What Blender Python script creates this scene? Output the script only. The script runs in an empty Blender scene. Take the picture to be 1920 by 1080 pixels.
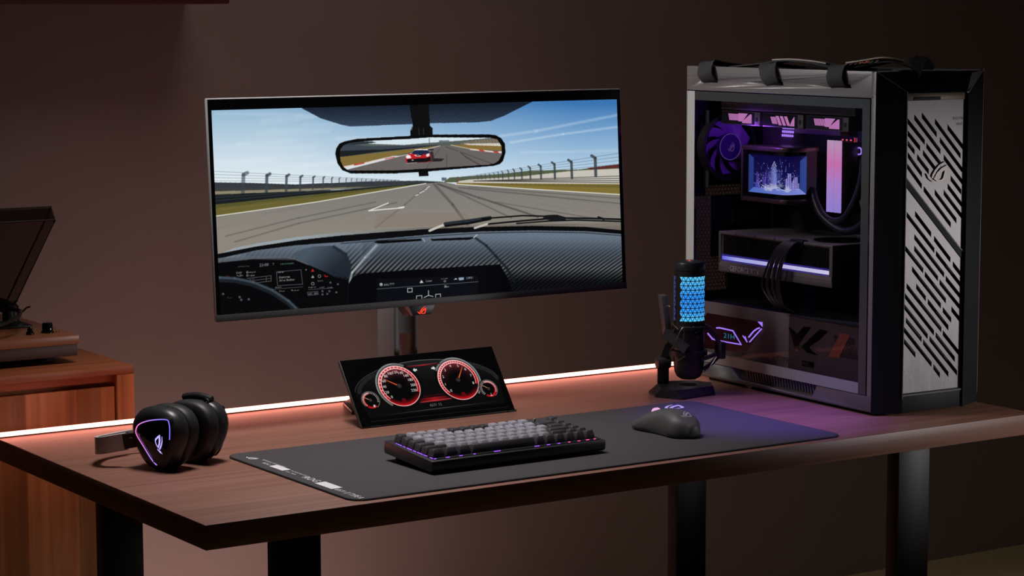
import bpy, bmesh, math, random
import numpy as np
from mathutils import Vector, Matrix
PI = math.pi
random.seed(7)
S = bpy.context.scene
COL = S.collection
V = Vector

# ------------------------------------------------------------------ materials
def lin(c):
    return tuple(((x / 255) / 12.92 if x / 255 <= .04045 else ((x / 255 + .055) / 1.055) ** 2.4) for x in c)

def mat(name, col, rough=.5, metal=0., emit=None, estr=0., spec=.5, alpha=None, trans=0., ior=1.45):
    m = bpy.data.materials.new(name); m.use_nodes = True
    b = m.node_tree.nodes['Principled BSDF']
    b.inputs['Base Color'].default_value = (*col, 1)
    b.inputs['Roughness'].default_value = rough
    b.inputs['Metallic'].default_value = metal
    b.inputs['Specular IOR Level'].default_value = spec
    b.inputs['IOR'].default_value = ior
    if emit:
        b.inputs['Emission Color'].default_value = (*emit, 1)
        b.inputs['Emission Strength'].default_value = estr
    if trans: b.inputs['Transmission Weight'].default_value = trans
    if alpha is not None: b.inputs['Alpha'].default_value = alpha
    return m

def nodes(m):
    nt = m.node_tree
    return nt, nt.nodes['Principled BSDF'], nt.nodes.new, nt.links.new

def ramp(nt, stops):
    r = nt.nodes.new('ShaderNodeValToRGB')
    e = r.color_ramp.elements
    while len(e) < len(stops): e.new(.5)
    for i, (p, c) in enumerate(stops):
        e[i].position = p; e[i].color = (*c, 1) if len(c) == 3 else c
    return r

def textured(m, scale, stops, detail=6, bump=0., rscale=None, rough=None, dist=.2):
    """noise stretched by scale (object space) drives colour, roughness and a little bump"""
    nt, b, N, L = nodes(m)
    tc = N('ShaderNodeTexCoord'); mp = N('ShaderNodeMapping'); mp.inputs['Scale'].default_value = scale
    L(tc.outputs['Object'], mp.inputs['Vector'])
    n = N('ShaderNodeTexNoise'); n.inputs['Scale'].default_value = 1; n.inputs['Detail'].default_value = detail
    n.inputs['Distortion'].default_value = dist; n.inputs['Roughness'].default_value = .6
    L(mp.outputs['Vector'], n.inputs['Vector'])
    r = ramp(nt, stops); L(n.outputs['Fac'], r.inputs['Fac']); L(r.outputs['Color'], b.inputs['Base Color'])
    if rough:
        rr = N('ShaderNodeMapRange'); rr.inputs['To Min'].default_value, rr.inputs['To Max'].default_value = rough
        L(n.outputs['Fac'], rr.inputs['Value']); L(rr.outputs['Result'], b.inputs['Roughness'])
    if bump:
        bp = N('ShaderNodeBump'); bp.inputs['Strength'].default_value = bump; bp.inputs['Distance'].default_value = .001
        L(n.outputs['Fac'], bp.inputs['Height']); L(bp.outputs['Normal'], b.inputs['Normal'])
    return m

def wood(name, c0, c1, c2, axis='x', fine=90., rough=.45, board=0.):
    """long grain: fine streaks plus broad figure; board > 0 adds a tone per board of that width"""
    m = mat(name, c1, rough); nt, b, N, L = nodes(m)
    tc = N('ShaderNodeTexCoord')
    def noise(sc, det, dist):
        mp = N('ShaderNodeMapping'); mp.inputs['Scale'].default_value = sc
        L(tc.outputs['Object'], mp.inputs['Vector'])
        n = N('ShaderNodeTexNoise'); n.inputs['Scale'].default_value = 1; n.inputs['Detail'].default_value = det
        n.inputs['Distortion'].default_value = dist
        L(mp.outputs['Vector'], n.inputs['Vector']); return n
    f = fine
    s1 = (1.6, f, f) if axis == 'x' else (f, f, 1.6)
    s2 = (.9, f * .22, f * .22) if axis == 'x' else (f * .22, f * .22, .9)
    n1 = noise(s1, 8, .3); n2 = noise(s2, 3, 1.2)
    mx = N('ShaderNodeMath'); mx.operation = 'MULTIPLY_ADD'; mx.inputs[1].default_value = .55
    sc = N('ShaderNodeMath'); sc.operation = 'MULTIPLY'; sc.inputs[1].default_value = .45
    L(n2.outputs['Fac'], sc.inputs[0]); L(n1.outputs['Fac'], mx.inputs[0]); L(sc.outputs[0], mx.inputs[2])
    r = ramp(nt, [(.33, c0), (.5, c1), (.68, c2)])
    L(mx.outputs[0], r.inputs['Fac'])
    out = r.outputs['Color']
    if board:
        sp = N('ShaderNodeSeparateXYZ'); L(tc.outputs['Object'], sp.inputs[0])
        dv = N('ShaderNodeMath'); dv.operation = 'DIVIDE'; dv.inputs[1].default_value = board; L(sp.outputs[0], dv.inputs[0])
        fl = N('ShaderNodeMath'); fl.operation = 'FLOOR'; L(dv.outputs[0], fl.inputs[0])
        wn = N('ShaderNodeTexWhiteNoise'); wn.noise_dimensions = '1D'; L(fl.outputs[0], wn.inputs['W'])
        mr = N('ShaderNodeMapRange'); mr.inputs['To Min'].default_value = .7; mr.inputs['To Max'].default_value = 1.3
        L(wn.outputs['Value'], mr.inputs['Value'])
        mm = N('ShaderNodeVectorMath'); mm.operation = 'SCALE'; L(out, mm.inputs[0]); L(mr.outputs['Result'], mm.inputs['Scale'])
        out = mm.outputs['Vector']
    L(out, b.inputs['Base Color'])
    bp = N('ShaderNodeBump'); bp.inputs['Strength'].default_value = .12; bp.inputs['Distance'].default_value = .0006
    L(n1.outputs['Fac'], bp.inputs['Height']); L(bp.outputs['Normal'], b.inputs['Normal'])
    return m

def emitter(name, col, strength):
    m = mat(name, (0, 0, 0), .5, emit=col, estr=strength, spec=0.)
    return m

def grad_emitter(name, axis, z0, z1, stops, strength):
    """a lamp whose own colour changes along an object axis (RGB diffuser)"""
    m = mat(name, (0, 0, 0), .5, spec=0.); nt, b, N, L = nodes(m)
    tc = N('ShaderNodeTexCoord'); sp = N('ShaderNodeSeparateXYZ'); L(tc.outputs['Object'], sp.inputs[0])
    mr = N('ShaderNodeMapRange'); mr.inputs['From Min'].default_value = z0; mr.inputs['From Max'].default_value = z1
    L(sp.outputs['XYZ'.index(axis)], mr.inputs['Value'])
    r = ramp(nt, stops); L(mr.outputs['Result'], r.inputs['Fac'])
    L(r.outputs['Color'], b.inputs['Emission Color']); b.inputs['Emission Strength'].default_value = strength
    return m

M = {}
M['wall'] = textured(mat('wall_paint', (.3, .25, .23), .8), (3, 3, 3), [(.3, (.285, .226, .21)), (.7, (.32, .255, .238))], 5, .15)
M['floor'] = textured(mat('floor_screed', (.3, .25, .15), .6), (4, 4, 4), [(.3, (.42, .32, .16)), (.7, (.52, .40, .21))], 6, .1)
M['desk'] = wood('walnut_top', (.19, .085, .058), (.245, .116, .08), (.3, .15, .108), 'x', 120., .42)
M['cab_h'] = wood('teak_rail', (.22, .06, .02), (.34, .1, .035), (.42, .14, .055), 'x', 80., .4)
M['cab_v'] = wood('teak_boards', (.22, .065, .02), (.36, .115, .038), (.46, .17, .062), 'z', 70., .4, board=.047)
M['plinth'] = wood('cherry_plinth', (.25, .085, .038), (.36, .13, .058), (.44, .18, .085), 'x', 70., .3)
M['darkwood'] = wood('dark_plinth', (.045, .012, .009), (.075, .02, .014), (.1, .028, .02), 'x', 70., .5)
M['legm'] = mat('leg_powder_coat', (.015, .014, .015), .5, .0)
M['black'] = mat('black_plastic', (.012, .012, .013), .42)
M['satin'] = mat('satin_black', (.022, .022, .024), .35)
M['gloss'] = mat('gloss_black', (.005, .005, .006), .08)
M['grey'] = mat('grey_plastic', (.16, .162, .162), .5)
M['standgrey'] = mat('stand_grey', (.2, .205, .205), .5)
M['midgrey'] = mat('mid_grey', (.05, .05, .052), .5)
M['glassblk'] = mat('screen_glass', (.003, .003, .004), .12, spec=.35)
M['chrome'] = mat('chrome', (.6, .58, .56), .18, 1.)
M['steel'] = mat('steel_wire', (.35, .34, .34), .35, 1.)
M['pad'] = textured(mat('leatherette', (.018, .017, .018), .5), (300, 300, 300), [(.3, (.013, .013, .014)), (.7, (.025, .024, .025))], 2, .2)
M['mat'] = textured(mat('cloth_mat', (.05, .046, .049), .85), (900, 900, 900), [(.3, (.042, .039, .042)), (.7, (.062, .058, .062))], 2, .3)
M['white'] = mat('white_print', (.75, .75, .75), .6)
M['dimwhite'] = mat('grey_print', (.3, .3, .3), .6)
M['key'] = mat('keycap_pbt', (.3, .295, .335), .4)
M['keydark'] = mat('keycap_dark', (.045, .042, .046), .42)
M['silver'] = mat('pale_grey', (.5, .51, .505), .4, .2)
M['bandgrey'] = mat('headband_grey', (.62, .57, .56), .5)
M['kbcase'] = mat('keyboard_metal', (.06, .055, .06), .38, .6)
M['mouse'] = mat('mouse_soft_touch', (.07, .068, .066), .5)
M['rubber'] = mat('rubber', (.01, .01, .01), .7)
M['alu'] = textured(mat('brushed_aluminium', (.2, .19, .19), .42, .4), (40, 1.2, 420), [(.3, (.17, .155, .155)), (.7, (.24, .225, .225))], 4, .05)
M['basealu'] = mat('base_metal', (.085, .075, .075), .45, .2)
M['plate'] = textured(mat('brushed_plate', (.3, .28, .285), .5, .3), (120, 120, 18), [(.3, (.17, .16, .165)), (.7, (.25, .238, .243))], 5, .12, rough=(.42, .55))
M['dalu'] = textured(mat('black_brushed', (.006, .006, .006), .6, .0, spec=.2), (200, 200, 6), [(.3, (.003, .003, .003)), (.7, (.009, .009, .009))], 4, .15)
M['darkchrome'] = mat('dark_chrome', (.07, .06, .06), .4, .8)
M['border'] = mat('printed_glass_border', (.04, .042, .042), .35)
M['inside'] = mat('case_inside', (.016, .015, .018), .5, .2)
M['shroud'] = mat('shroud_grey', (.3, .24, .23), .5)
M['shroud2'] = mat('shroud_dark', (.09, .062, .058), .5)
M['gpu'] = mat('gpu_shroud', (.2, .175, .165), .45, .1)
M['slatgrey'] = mat('slot_cover', (.16, .14, .11), .5, .2)
M['webbing'] = textured(mat('strap_webbing', (.02, .02, .022), .8), (700, 700, 700), [(.35, (.012, .012, .014)), (.65, (.035, .035, .037))], 2, .5)
M['webprint'] = mat('strap_print', (.3, .26, .22), .7)
M['redprint'] = mat('red_print', (.45, .05, .04), .6)
M['bronze'] = mat('bronze_rim', (.2, .12, .13), .3, .7)
M['cable'] = mat('sleeved_cable', (.05, .035, .05), .45)
M['tube'] = mat('rubber_hose', (.02, .018, .025), .4)
M['bluemetal'] = mat('blue_steel_bar', (.012, .016, .02), .6, spec=.1)
M['orangepanel'] = mat('orange_panel', (.32, .075, .04), .5)
M['maroon'] = mat('maroon_panel', (.06, .012, .018), .25)
M['led'] = emitter('led_diffuser', (1., .3, .22), 7.5)
M['redlogo'] = emitter('red_logo', (1, .05, .02), 1.6)
M['violet'] = emitter('violet_led', (.42, .22, 1.), 1.6)
M['violet2'] = emitter('violet_led_dim', (.3, .07, .8), .5)
M['gpubar'] = grad_emitter('card_light_bar', 'Y', .17, .51, [(0, (.8, .78, 1.)), (.5, (.62, .6, 1.)), (.85, (.45, .5, 1.)), (1, (.15, .12, 1.))], 1.3)
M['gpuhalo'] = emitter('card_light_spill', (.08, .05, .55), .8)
M['pinkplate'] = emitter('pink_fan_plate', (.8, .3, .72), .95)
M['ram'] = grad_emitter('ram_diffuser', 'Z', .332, .468, [(0, (.42, .33, .95)), (.4, (.6, .33, .85)), (.68, (.85, .25, .62)), (1, (.7, .45, .72))], 1.1)
M['fanglow'] = mat('fan_hub_plastic', (.07, .03, .2), .3)
M['fanglow2'] = emitter('fan_ring_glow', (.28, .12, .7), .35)
M['red7'] = emitter('red_digits', (1., .12, .15), 1.5)
M['keyled'] = emitter('key_backlight', (.35, .1, 1.), 1.6)
M['keyledpink'] = emitter('key_backlight_pink', (1., .08, .4), 1.6)
M['keydot'] = emitter('legend_light', (.75, .75, .8), .8)
M['micblue'] = grad_emitter('mic_lattice_light', 'Z', .878, .966, [(0, (.12, .62, 1.)), (.25, (.05, .33, 1.)), (.55, (.04, .28, 1.)), (1, (.12, .58, 1.))], 1.0)
M['micspeck'] = emitter('mic_side_light', (.1, .2, .6), .35)
M['wheel'] = emitter('wheel_light', (.85, .42, .75), 1.0)
M['ring'] = grad_emitter('earcup_ring', 'X', -.03, .04, [(0, (.25, .2, 1.)), (.5, (.5, .25, .95)), (1, (1., .2, .55))], 1.1)
M['earlogo'] = emitter('earcup_logo', (.5, .4, 1.), 1.2)
M['shroudcyan'] = emitter('panel_digits', (.1, .55, .8), .5)

def glass(name, tint, refl=.9, coat=.001):
    """tinted clear pane: straight-through transparency with a Fresnel gloss"""
    m = bpy.data.materials.new(name); m.use_nodes = True
    nt = m.node_tree; nt.nodes.clear(); N, L = nt.nodes.new, nt.links.new
    o = N('ShaderNodeOutputMaterial'); t = N('ShaderNodeBsdfTransparent'); t.inputs[0].default_value = (*tint, 1)
    g = N('ShaderNodeBsdfGlossy'); g.inputs['Color'].default_value = (refl, refl, refl, 1); g.inputs['Roughness'].default_value = .03
    lw = N('ShaderNodeLayerWeight'); lw.inputs[0].default_value = .5
    pw = N('ShaderNodeMath'); pw.operation = 'POWER'; pw.inputs[1].default_value = 5; L(lw.outputs['Facing'], pw.inputs[0])
    f = N('ShaderNodeMath'); f.operation = 'MULTIPLY_ADD'; f.inputs[1].default_value = .1; f.inputs[2].default_value = coat; L(pw.outputs[0], f.inputs[0])
    x = N('ShaderNodeMixShader'); L(f.outputs[0], x.inputs[0]); L(t.outputs[0], x.inputs[1]); L(g.outputs[0], x.inputs[2])
    L(x.outputs[0], o.inputs[0]); return m
M['glass'] = glass('tinted_side_glass', (.75, .74, .76))
M['smoke'] = glass('smoked_acrylic', (.5, .46, .45), .5)

# ------------------------------------------------------------------ mesh builder
class MB:
    def __init__(s, T=None):
        s.bm = bmesh.new(); s.T = T
    def _merge(s, b, bev=0., seg=2, ang=30):
        if bev:
            b.normal_update()
            es = [e for e in b.edges if len(e.link_faces) == 2 and e.calc_face_angle(0) > math.radians(ang)]
            bmesh.ops.bevel(b, geom=es, offset=bev, segments=seg, affect='EDGES', profile=.5, clamp_overlap=True)
        me = bpy.data.meshes.new('t'); b.to_mesh(me); b.free(); s.bm.from_mesh(me); bpy.data.meshes.remove(me); return s
    def box(s, x0, x1, y0, y1, z0, z1, bev=0., X=None, seg=2):
        b = bmesh.new()
        v = [b.verts.new((x, y, z)) for z in (z0, z1) for y in (y0, y1) for x in (x0, x1)]
        for f in ((0, 2, 3, 1), (4, 5, 7, 6), (0, 1, 5, 4), (2, 6, 7, 3), (0, 4, 6, 2), (1, 3, 7, 5)):
            b.faces.new([v[i] for i in f])
        if X is not None: b.transform(X)
        bmesh.ops.recalc_face_normals(b, faces=b.faces[:])
        return s._merge(b, bev, seg)
    def prism(s, pts, axis, a, c, bev=0., X=None, seg=2):
        """polygon pts extruded along an axis from a to c; pts are the two other coordinates in xyz order"""
        b = bmesh.new()
        def p(q, t):
            if axis == 'z': return (q[0], q[1], t)
            if axis == 'y': return (q[0], t, q[1])
            return (t, q[0], q[1])
        lo = [b.verts.new(p(q, a)) for q in pts]; hi = [b.verts.new(p(q, c)) for q in pts]
        n = len(pts); b.faces.new(lo); b.faces.new(hi[::-1])
        for i in range(n): b.faces.new((lo[i], hi[i], hi[(i + 1) % n], lo[(i + 1) % n]))
        if X is not None: b.transform(X)
        bmesh.ops.recalc_face_normals(b, faces=b.faces[:])
        return s._merge(b, bev, seg)
    def loft(s, rings, cap=True, closed=True, X=None):
        b = bmesh.new(); R = [[b.verts.new(p) for p in r] for r in rings]; n = len(R[0])
        for A, B in zip(R, R[1:]):
            for i in range(n if closed else n - 1):
                b.faces.new((A[i], A[(i + 1) % n], B[(i + 1) % n], B[i]))
        if cap and closed: b.faces.new(R[0][::-1]); b.faces.new(R[-1])
        if X is not None: b.transform(X)
        bmesh.ops.recalc_face_normals(b, faces=b.faces[:])
        return s._merge(b)
    def cyl(s, p0, p1, r0, r1=None, n=24, cap=True, bev=0.):
        p0, p1 = V(p0), V(p1); r1 = r0 if r1 is None else r1
        q = (p1 - p0).to_track_quat('Z', 'Y')
        def ring(p, r): return [p + q @ V((r * math.cos(2 * PI * i / n), r * math.sin(2 * PI * i / n), 0)) for i in range(n)]
        b = bmesh.new(); A = [b.verts.new(v) for v in ring(p0, r0)]; B = [b.verts.new(v) for v in ring(p1, r1)]
        for i in range(n): b.faces.new((A[i], A[(i + 1) % n], B[(i + 1) % n], B[i]))
        if cap: b.faces.new(A[::-1]); b.faces.new(B)
        return s._merge(b, bev)
    def tube(s, pts, r, n=8, closed=False, flat=None):
        """round tube, or with flat=(half width, half thickness, width vector) a flat strap, through pts"""
        pts = [V(p) for p in pts]; rings = []; m = len(pts); prev = None
        for i, p in enumerate(pts):
            a = pts[(i - 1) % m] if closed or i else p; c = pts[(i + 1) % m] if closed or i < m - 1 else p
            t = (c - a).normalized()
            if flat:
                w = V(flat[2]); w = (w - t * w.dot(t)).normalized(); u = t.cross(w)
                rings.append([p + w * flat[0] * x + u * flat[1] * y for x, y in ((-1, -1), (1, -1), (1, 1), (-1, 1))])
            else:
                if prev is None: prev = t.orthogonal().normalized()
                prev = (prev - t * prev.dot(t)).normalized(); u = t.cross(prev)
                rr = r[i] if isinstance(r, (list, tuple)) else r
                rings.append([p + (prev * math.cos(2 * PI * k / n) + u * math.sin(2 * PI * k / n)) * rr for k in range(n)])
        if closed: rings.append(rings[0])
        return s.loft(rings, cap=not closed)
    def lathe(s, prof, c=(0, 0, 0), n=32, X=None):
        return s.loft([[(c[0] + r * math.cos(2 * PI * i / n), c[1] + r * math.sin(2 * PI * i / n), c[2] + z) for i in range(n)] for r, z in prof], cap=False, X=X)
    def faces(s, vs, fs):
        b = bmesh.new(); v = [b.verts.new(p) for p in vs]
        for f in fs: b.faces.new([v[i] for i in f])
        return s._merge(b)
    def obj(s, name, m, parent=None, smooth=True, ang=35):
        if s.T is not None: s.bm.transform(s.T)
        me = bpy.data.meshes.new(name); s.bm.to_mesh(me); s.bm.free()
        o = bpy.data.objects.new(name, me); COL.objects.link(o)
        if m: me.materials.append(M[m] if isinstance(m, str) else m)
        if smooth:
            me.polygons.foreach_set('use_smooth', [True] * len(me.polygons)); me.set_sharp_from_angle(angle=math.radians(ang))
        if parent: o.parent = parent
        return o

def thing(name, label, cat, loc=(0, 0, 0), rz=0., group=None):
    o = bpy.data.objects.new(name, None); COL.objects.link(o)
    o.empty_display_size = .05; o.location = loc; o.rotation_euler = (0, 0, rz)
    o['label'] = label; o['category'] = cat
    if group: o['group'] = group
    return o
def tag(o, label, cat, group=None):
    o['label'] = label; o['category'] = cat
    if group: o['group'] = group
    return o
def struct(o, label=None):
    o['kind'] = 'structure'
    if label: o['label'] = label
    return o
def frame(o, x, y):
    """matrix with columns x, y, x cross y at origin o"""
    x = V(x).normalized(); y = V(y); y = (y - x * x.dot(y)).normalized(); z = x.cross(y)
    return Matrix(((x.x, y.x, z.x, o[0]), (x.y, y.y, z.y, o[1]), (x.z, y.z, z.z, o[2]), (0, 0, 0, 1)))

_font = {}
def text_tris(body):
    """glyph outlines of a string as (points, triangles), 1 unit line height"""
    if body not in _font:
        cu = bpy.data.curves.new('t', 'FONT'); cu.body = body; cu.resolution_u = 3
        o = bpy.data.objects.new('t', cu); COL.objects.link(o)
        me = bpy.data.meshes.new_from_object(o.evaluated_get(bpy.context.evaluated_depsgraph_get()))
        me.calc_loop_triangles()
        _font[body] = (np.array([v.co[:2] for v in me.vertices]).reshape(-1, 2), [tuple(t.vertices) for t in me.loop_triangles])
        bpy.data.objects.remove(o); bpy.data.curves.remove(cu); bpy.data.meshes.remove(me)
    return _font[body]
def lettering(name, body, m, parent, o, x, y, size, width=None, shear=0.):
    P, T = text_tris(body)
    w = P[:, 0].max() - P[:, 0].min(); sx = (width / w) if width else size
    F = frame(o, x, y); mb = MB()
    mb.faces([F @ V(((p[0] - P[:, 0].min()) * sx + p[1] * shear * size, p[1] * size, 0)) for p in P], T)
    return mb.obj(name, m, parent, smooth=False)

# an eye-shaped emblem: brow stroke, lower lid ring and a tail, in a unit box
_E = dict(
    brow=[(.26, .19), (.3, .35), (.42, .56), (.6, .78), (.88, .93), (.86, .86), (.66, .72), (.5, .5), (.38, .28), (.33, .16)],
    out=[(.36, .13), (.52, .42), (.72, .62), (1., .76), (.98, .5), (.9, .12), (.82, .02), (.68, -.02), (.52, .01)],
    inn=[(.47, .13), (.6, .31), (.72, .42), (.88, .52), (.86, .38), (.8, .15), (.75, .09), (.68, .07), (.58, .08)],
    tail=[(0., .4), (.07, .31), (.18, .26), (.25, .15), (.32, .04), (.2, .07), (.1, .17)],
    tail2=[(.2, .09), (.33, .06), (.38, -.03), (.28, 0.)])
def emblem_geo():
    vs, fs = [], []
    for k in ('brow', 'tail', 'tail2'):
        b = len(vs); vs += _E[k]; fs.append(tuple(range(b, b + len(_E[k]))))
    b = len(vs); n = len(_E['out']); vs += _E['out'] + _E['inn']
    for i in range(n): j = (i + 1) % n; fs.append((b + i, b + j, b + n + j, b + n + i))
    return vs, fs
def emblem(name, m, parent, o, x, y, w, h=None, thick=0., warp=None):
    vs, fs = emblem_geo(); F = frame(o, x, y); h = h or w
    P = [F @ V((p[0] * w, p[1] * h, 0)) for p in vs]
    if warp: P = [warp(p) for p in P]
    mb = MB(); b = bmesh.new(); v = [b.verts.new(p) for p in P]
    for f in fs: b.faces.new([v[i] for i in f])
    bmesh.ops.recalc_face_normals(b, faces=b.faces[:])
    if thick:
        r = bmesh.ops.extrude_face_region(b, geom=b.faces[:]); n = F.to_3x3() @ V((0, 0, thick))
        bmesh.ops.translate(b, vec=n, verts=[g for g in r['geom'] if isinstance(g, bmesh.types.BMVert)])
        bmesh.ops.recalc_face_normals(b, faces=b.faces[:])
    mb._merge(b); return mb.obj(name, m, parent, smooth=False)

def cut(o, cutter):
    """boolean difference applied to o's mesh; the cutter is removed"""
    md = o.modifiers.new('b', 'BOOLEAN'); md.object = cutter; md.solver = 'EXACT'; md.operation = 'DIFFERENCE'
    me = bpy.data.meshes.new_from_object(o.evaluated_get(bpy.context.evaluated_depsgraph_get()))
    o.modifiers.clear(); old = o.data; o.data = me; me.name = old.name
    bpy.data.objects.remove(cutter); return o

# ------------------------------------------------------------------ screen pictures (what the panels display)
class Canvas:
    """a small painter; shapes are given in a working plane that maps onto the panel by a homography"""
    def __init__(s, w, h, corners, base=(0, 0, 0)):
        s.w, s.h = w, h
        s.a = np.zeros((h, w, 3), np.float32); s.a[:] = base
        src = [(0, h), (w, h), (w, 0), (0, 0)]                       # tl, tr, br, bl in texel space (row 0 at the bottom)
        A, B = [], []
        for (x, y), (u, v) in zip(src, corners):
            A += [[x, y, 1, 0, 0, 0, -u * x, -u * y], [0, 0, 0, x, y, 1, -v * x, -v * y]]; B += [u, v]
        k = np.append(np.linalg.solve(np.array(A, float), np.array(B, float)), 1).reshape(3, 3)
        X, Y = np.meshgrid(np.arange(w) + .5, np.arange(h) + .5); D = k[2, 0] * X + k[2, 1] * Y + 1
        s.X = ((k[0, 0] * X + k[0, 1] * Y + k[0, 2]) / D); s.Y = ((k[1, 0] * X + k[1, 1] * Y + k[1, 2]) / D)
        s.Ki = np.linalg.inv(k); s.clip = None
    def tex(s, p):
        q = s.Ki @ np.array([p[0], p[1], 1.]); return q[0] / q[2], q[1] / q[2]
    def win(s, pts, pad=2):
        t = np.array([s.tex(p) for p in pts]); lo = np.floor(t.min(0)).astype(int) - pad; hi = np.ceil(t.max(0)).astype(int) + pad
        return slice(max(lo[1], 0), max(min(hi[1], s.h), 0)), slice(max(lo[0], 0), max(min(hi[0], s.w), 0))
    def mask(s, pts, w):
        X, Y = s.X[w], s.Y[w]; m = np.zeros(X.shape, bool)
        for (x0, y0), (x1, y1) in zip(pts, pts[1:] + pts[:1]):
            if y0 == y1: continue
            m ^= ((y0 > Y) != (y1 > Y)) & (X < (x1 - x0) * (Y - y0) / (y1 - y0) + x0)
        return m
    def put(s, w, m, col, al=1.):
        if callable(col): col = col(s.X[w], s.Y[w])
        col = np.asarray(col, np.float32) / 255
        k = (m * al).astype(np.float32)
        if s.clip is not None: k = k * s.clip[w]
        s.a[w] = s.a[w] * (1 - k[..., None]) + col * k[..., None]
    def poly(s, pts, col, al=1.):
        pts = [tuple(p) for p in pts]; w = s.win(pts)
        if s.X[w].size: s.put(w, s.mask(pts, w), col, al)
    def line(s, pts, wd, col, al=1., soft=.5):
        for a, b in zip(pts, pts[1:]):
            w = s.win([(a[0] - wd, a[1] - wd), (b[0] + wd, b[1] + wd), (a[0] + wd, a[1] + wd), (b[0] - wd, b[1] - wd)])
            X, Y = s.X[w], s.Y[w]
            if not X.size: continue
            dx, dy = b[0] - a[0], b[1] - a[1]; t = np.clip(((X - a[0]) * dx + (Y - a[1]) * dy) / (dx * dx + dy * dy + 1e-9), 0, 1)
            d = np.hypot(X - a[0] - t * dx, Y - a[1] - t * dy)
            s.put(w, np.clip((wd / 2 - d) / soft + .5, 0, 1), col, al)
    def ring(s, c, r0, r1, col, al=1., a0=None, a1=None, soft=.3):
        w = s.win([(c[0] - r1, c[1] - r1), (c[0] + r1, c[1] + r1), (c[0] - r1, c[1] + r1), (c[0] + r1, c[1] - r1)])
        X, Y = s.X[w], s.Y[w]; d = np.hypot(X - c[0], Y - c[1])
        m = np.clip((r1 - d) / soft + .5, 0, 1) * np.clip((d - r0) / soft + .5, 0, 1)
        if a0 is not None:
            t = np.degrees(np.arctan2(Y - c[1], X - c[0])); m = m * (((t - a0) % 360) <= (a1 - a0))
        s.put(w, m, col, al)
    def text(s, body, o, x, y, col, al=1., center=False):
        P, T = text_tris(body); x, y = np.array(x, float), np.array(y, float); o = np.array(o, float)
        c0 = (P[:, 0].max() + P[:, 0].min()) / 2 if center else P[:, 0].min()
        c1 = .34 if center else 0
        Q = [o + x * (p[0] - c0) + y * (p[1] - c1) for p in P]
        for t in T: s.poly([tuple(Q[i]) for i in t], col, al)
    def image(s, name):
        im = bpy.data.images.new(name, s.w, s.h, alpha=False)
        a = np.pad(s.a, ((1, 1), (1, 1), (0, 0)), 'edge'); a = (a[:-2] + 2 * a[1:-1] + a[2:]) / 4; a = (a[:, :-2] + 2 * a[:, 1:-1] + a[:, 2:]) / 4
        px = np.ones((s.h, s.w, 4), np.float32); px[..., :3] = np.clip(a, 0, 1)
        im.pixels.foreach_set(px.ravel()); im.update(); im.pack(); return im

def screen_mat(name, cv, strength=1., gloss=.1):
    m = mat(name, (.002, .002, .002), gloss, spec=.3); nt, b, N, L = nodes(m)
    t = N('ShaderNodeTexImage'); t.image = cv.image(name); t.extension = 'EXTEND'
    L(t.outputs['Color'], b.inputs['Emission Color']); b.inputs['Emission Strength'].default_value = strength
    return m
def screen_obj(name, F, w, h, m, parent):
    """one-quad panel with its own uv, origin bottom left in frame F"""
    me = bpy.data.meshes.new(name)
    me.from_pydata([F @ V(p) for p in ((0, 0, 0), (w, 0, 0), (w, h, 0), (0, h, 0))], [], [(0, 1, 2, 3)])
    uv = me.uv_layers.new(name='uv')
    for i, c in enumerate(((0, 0), (1, 0), (1, 1), (0, 1))): uv.data[i].uv = c
    me.materials.append(m); o = bpy.data.objects.new(name, me); COL.objects.link(o); o.parent = parent; return o
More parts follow.
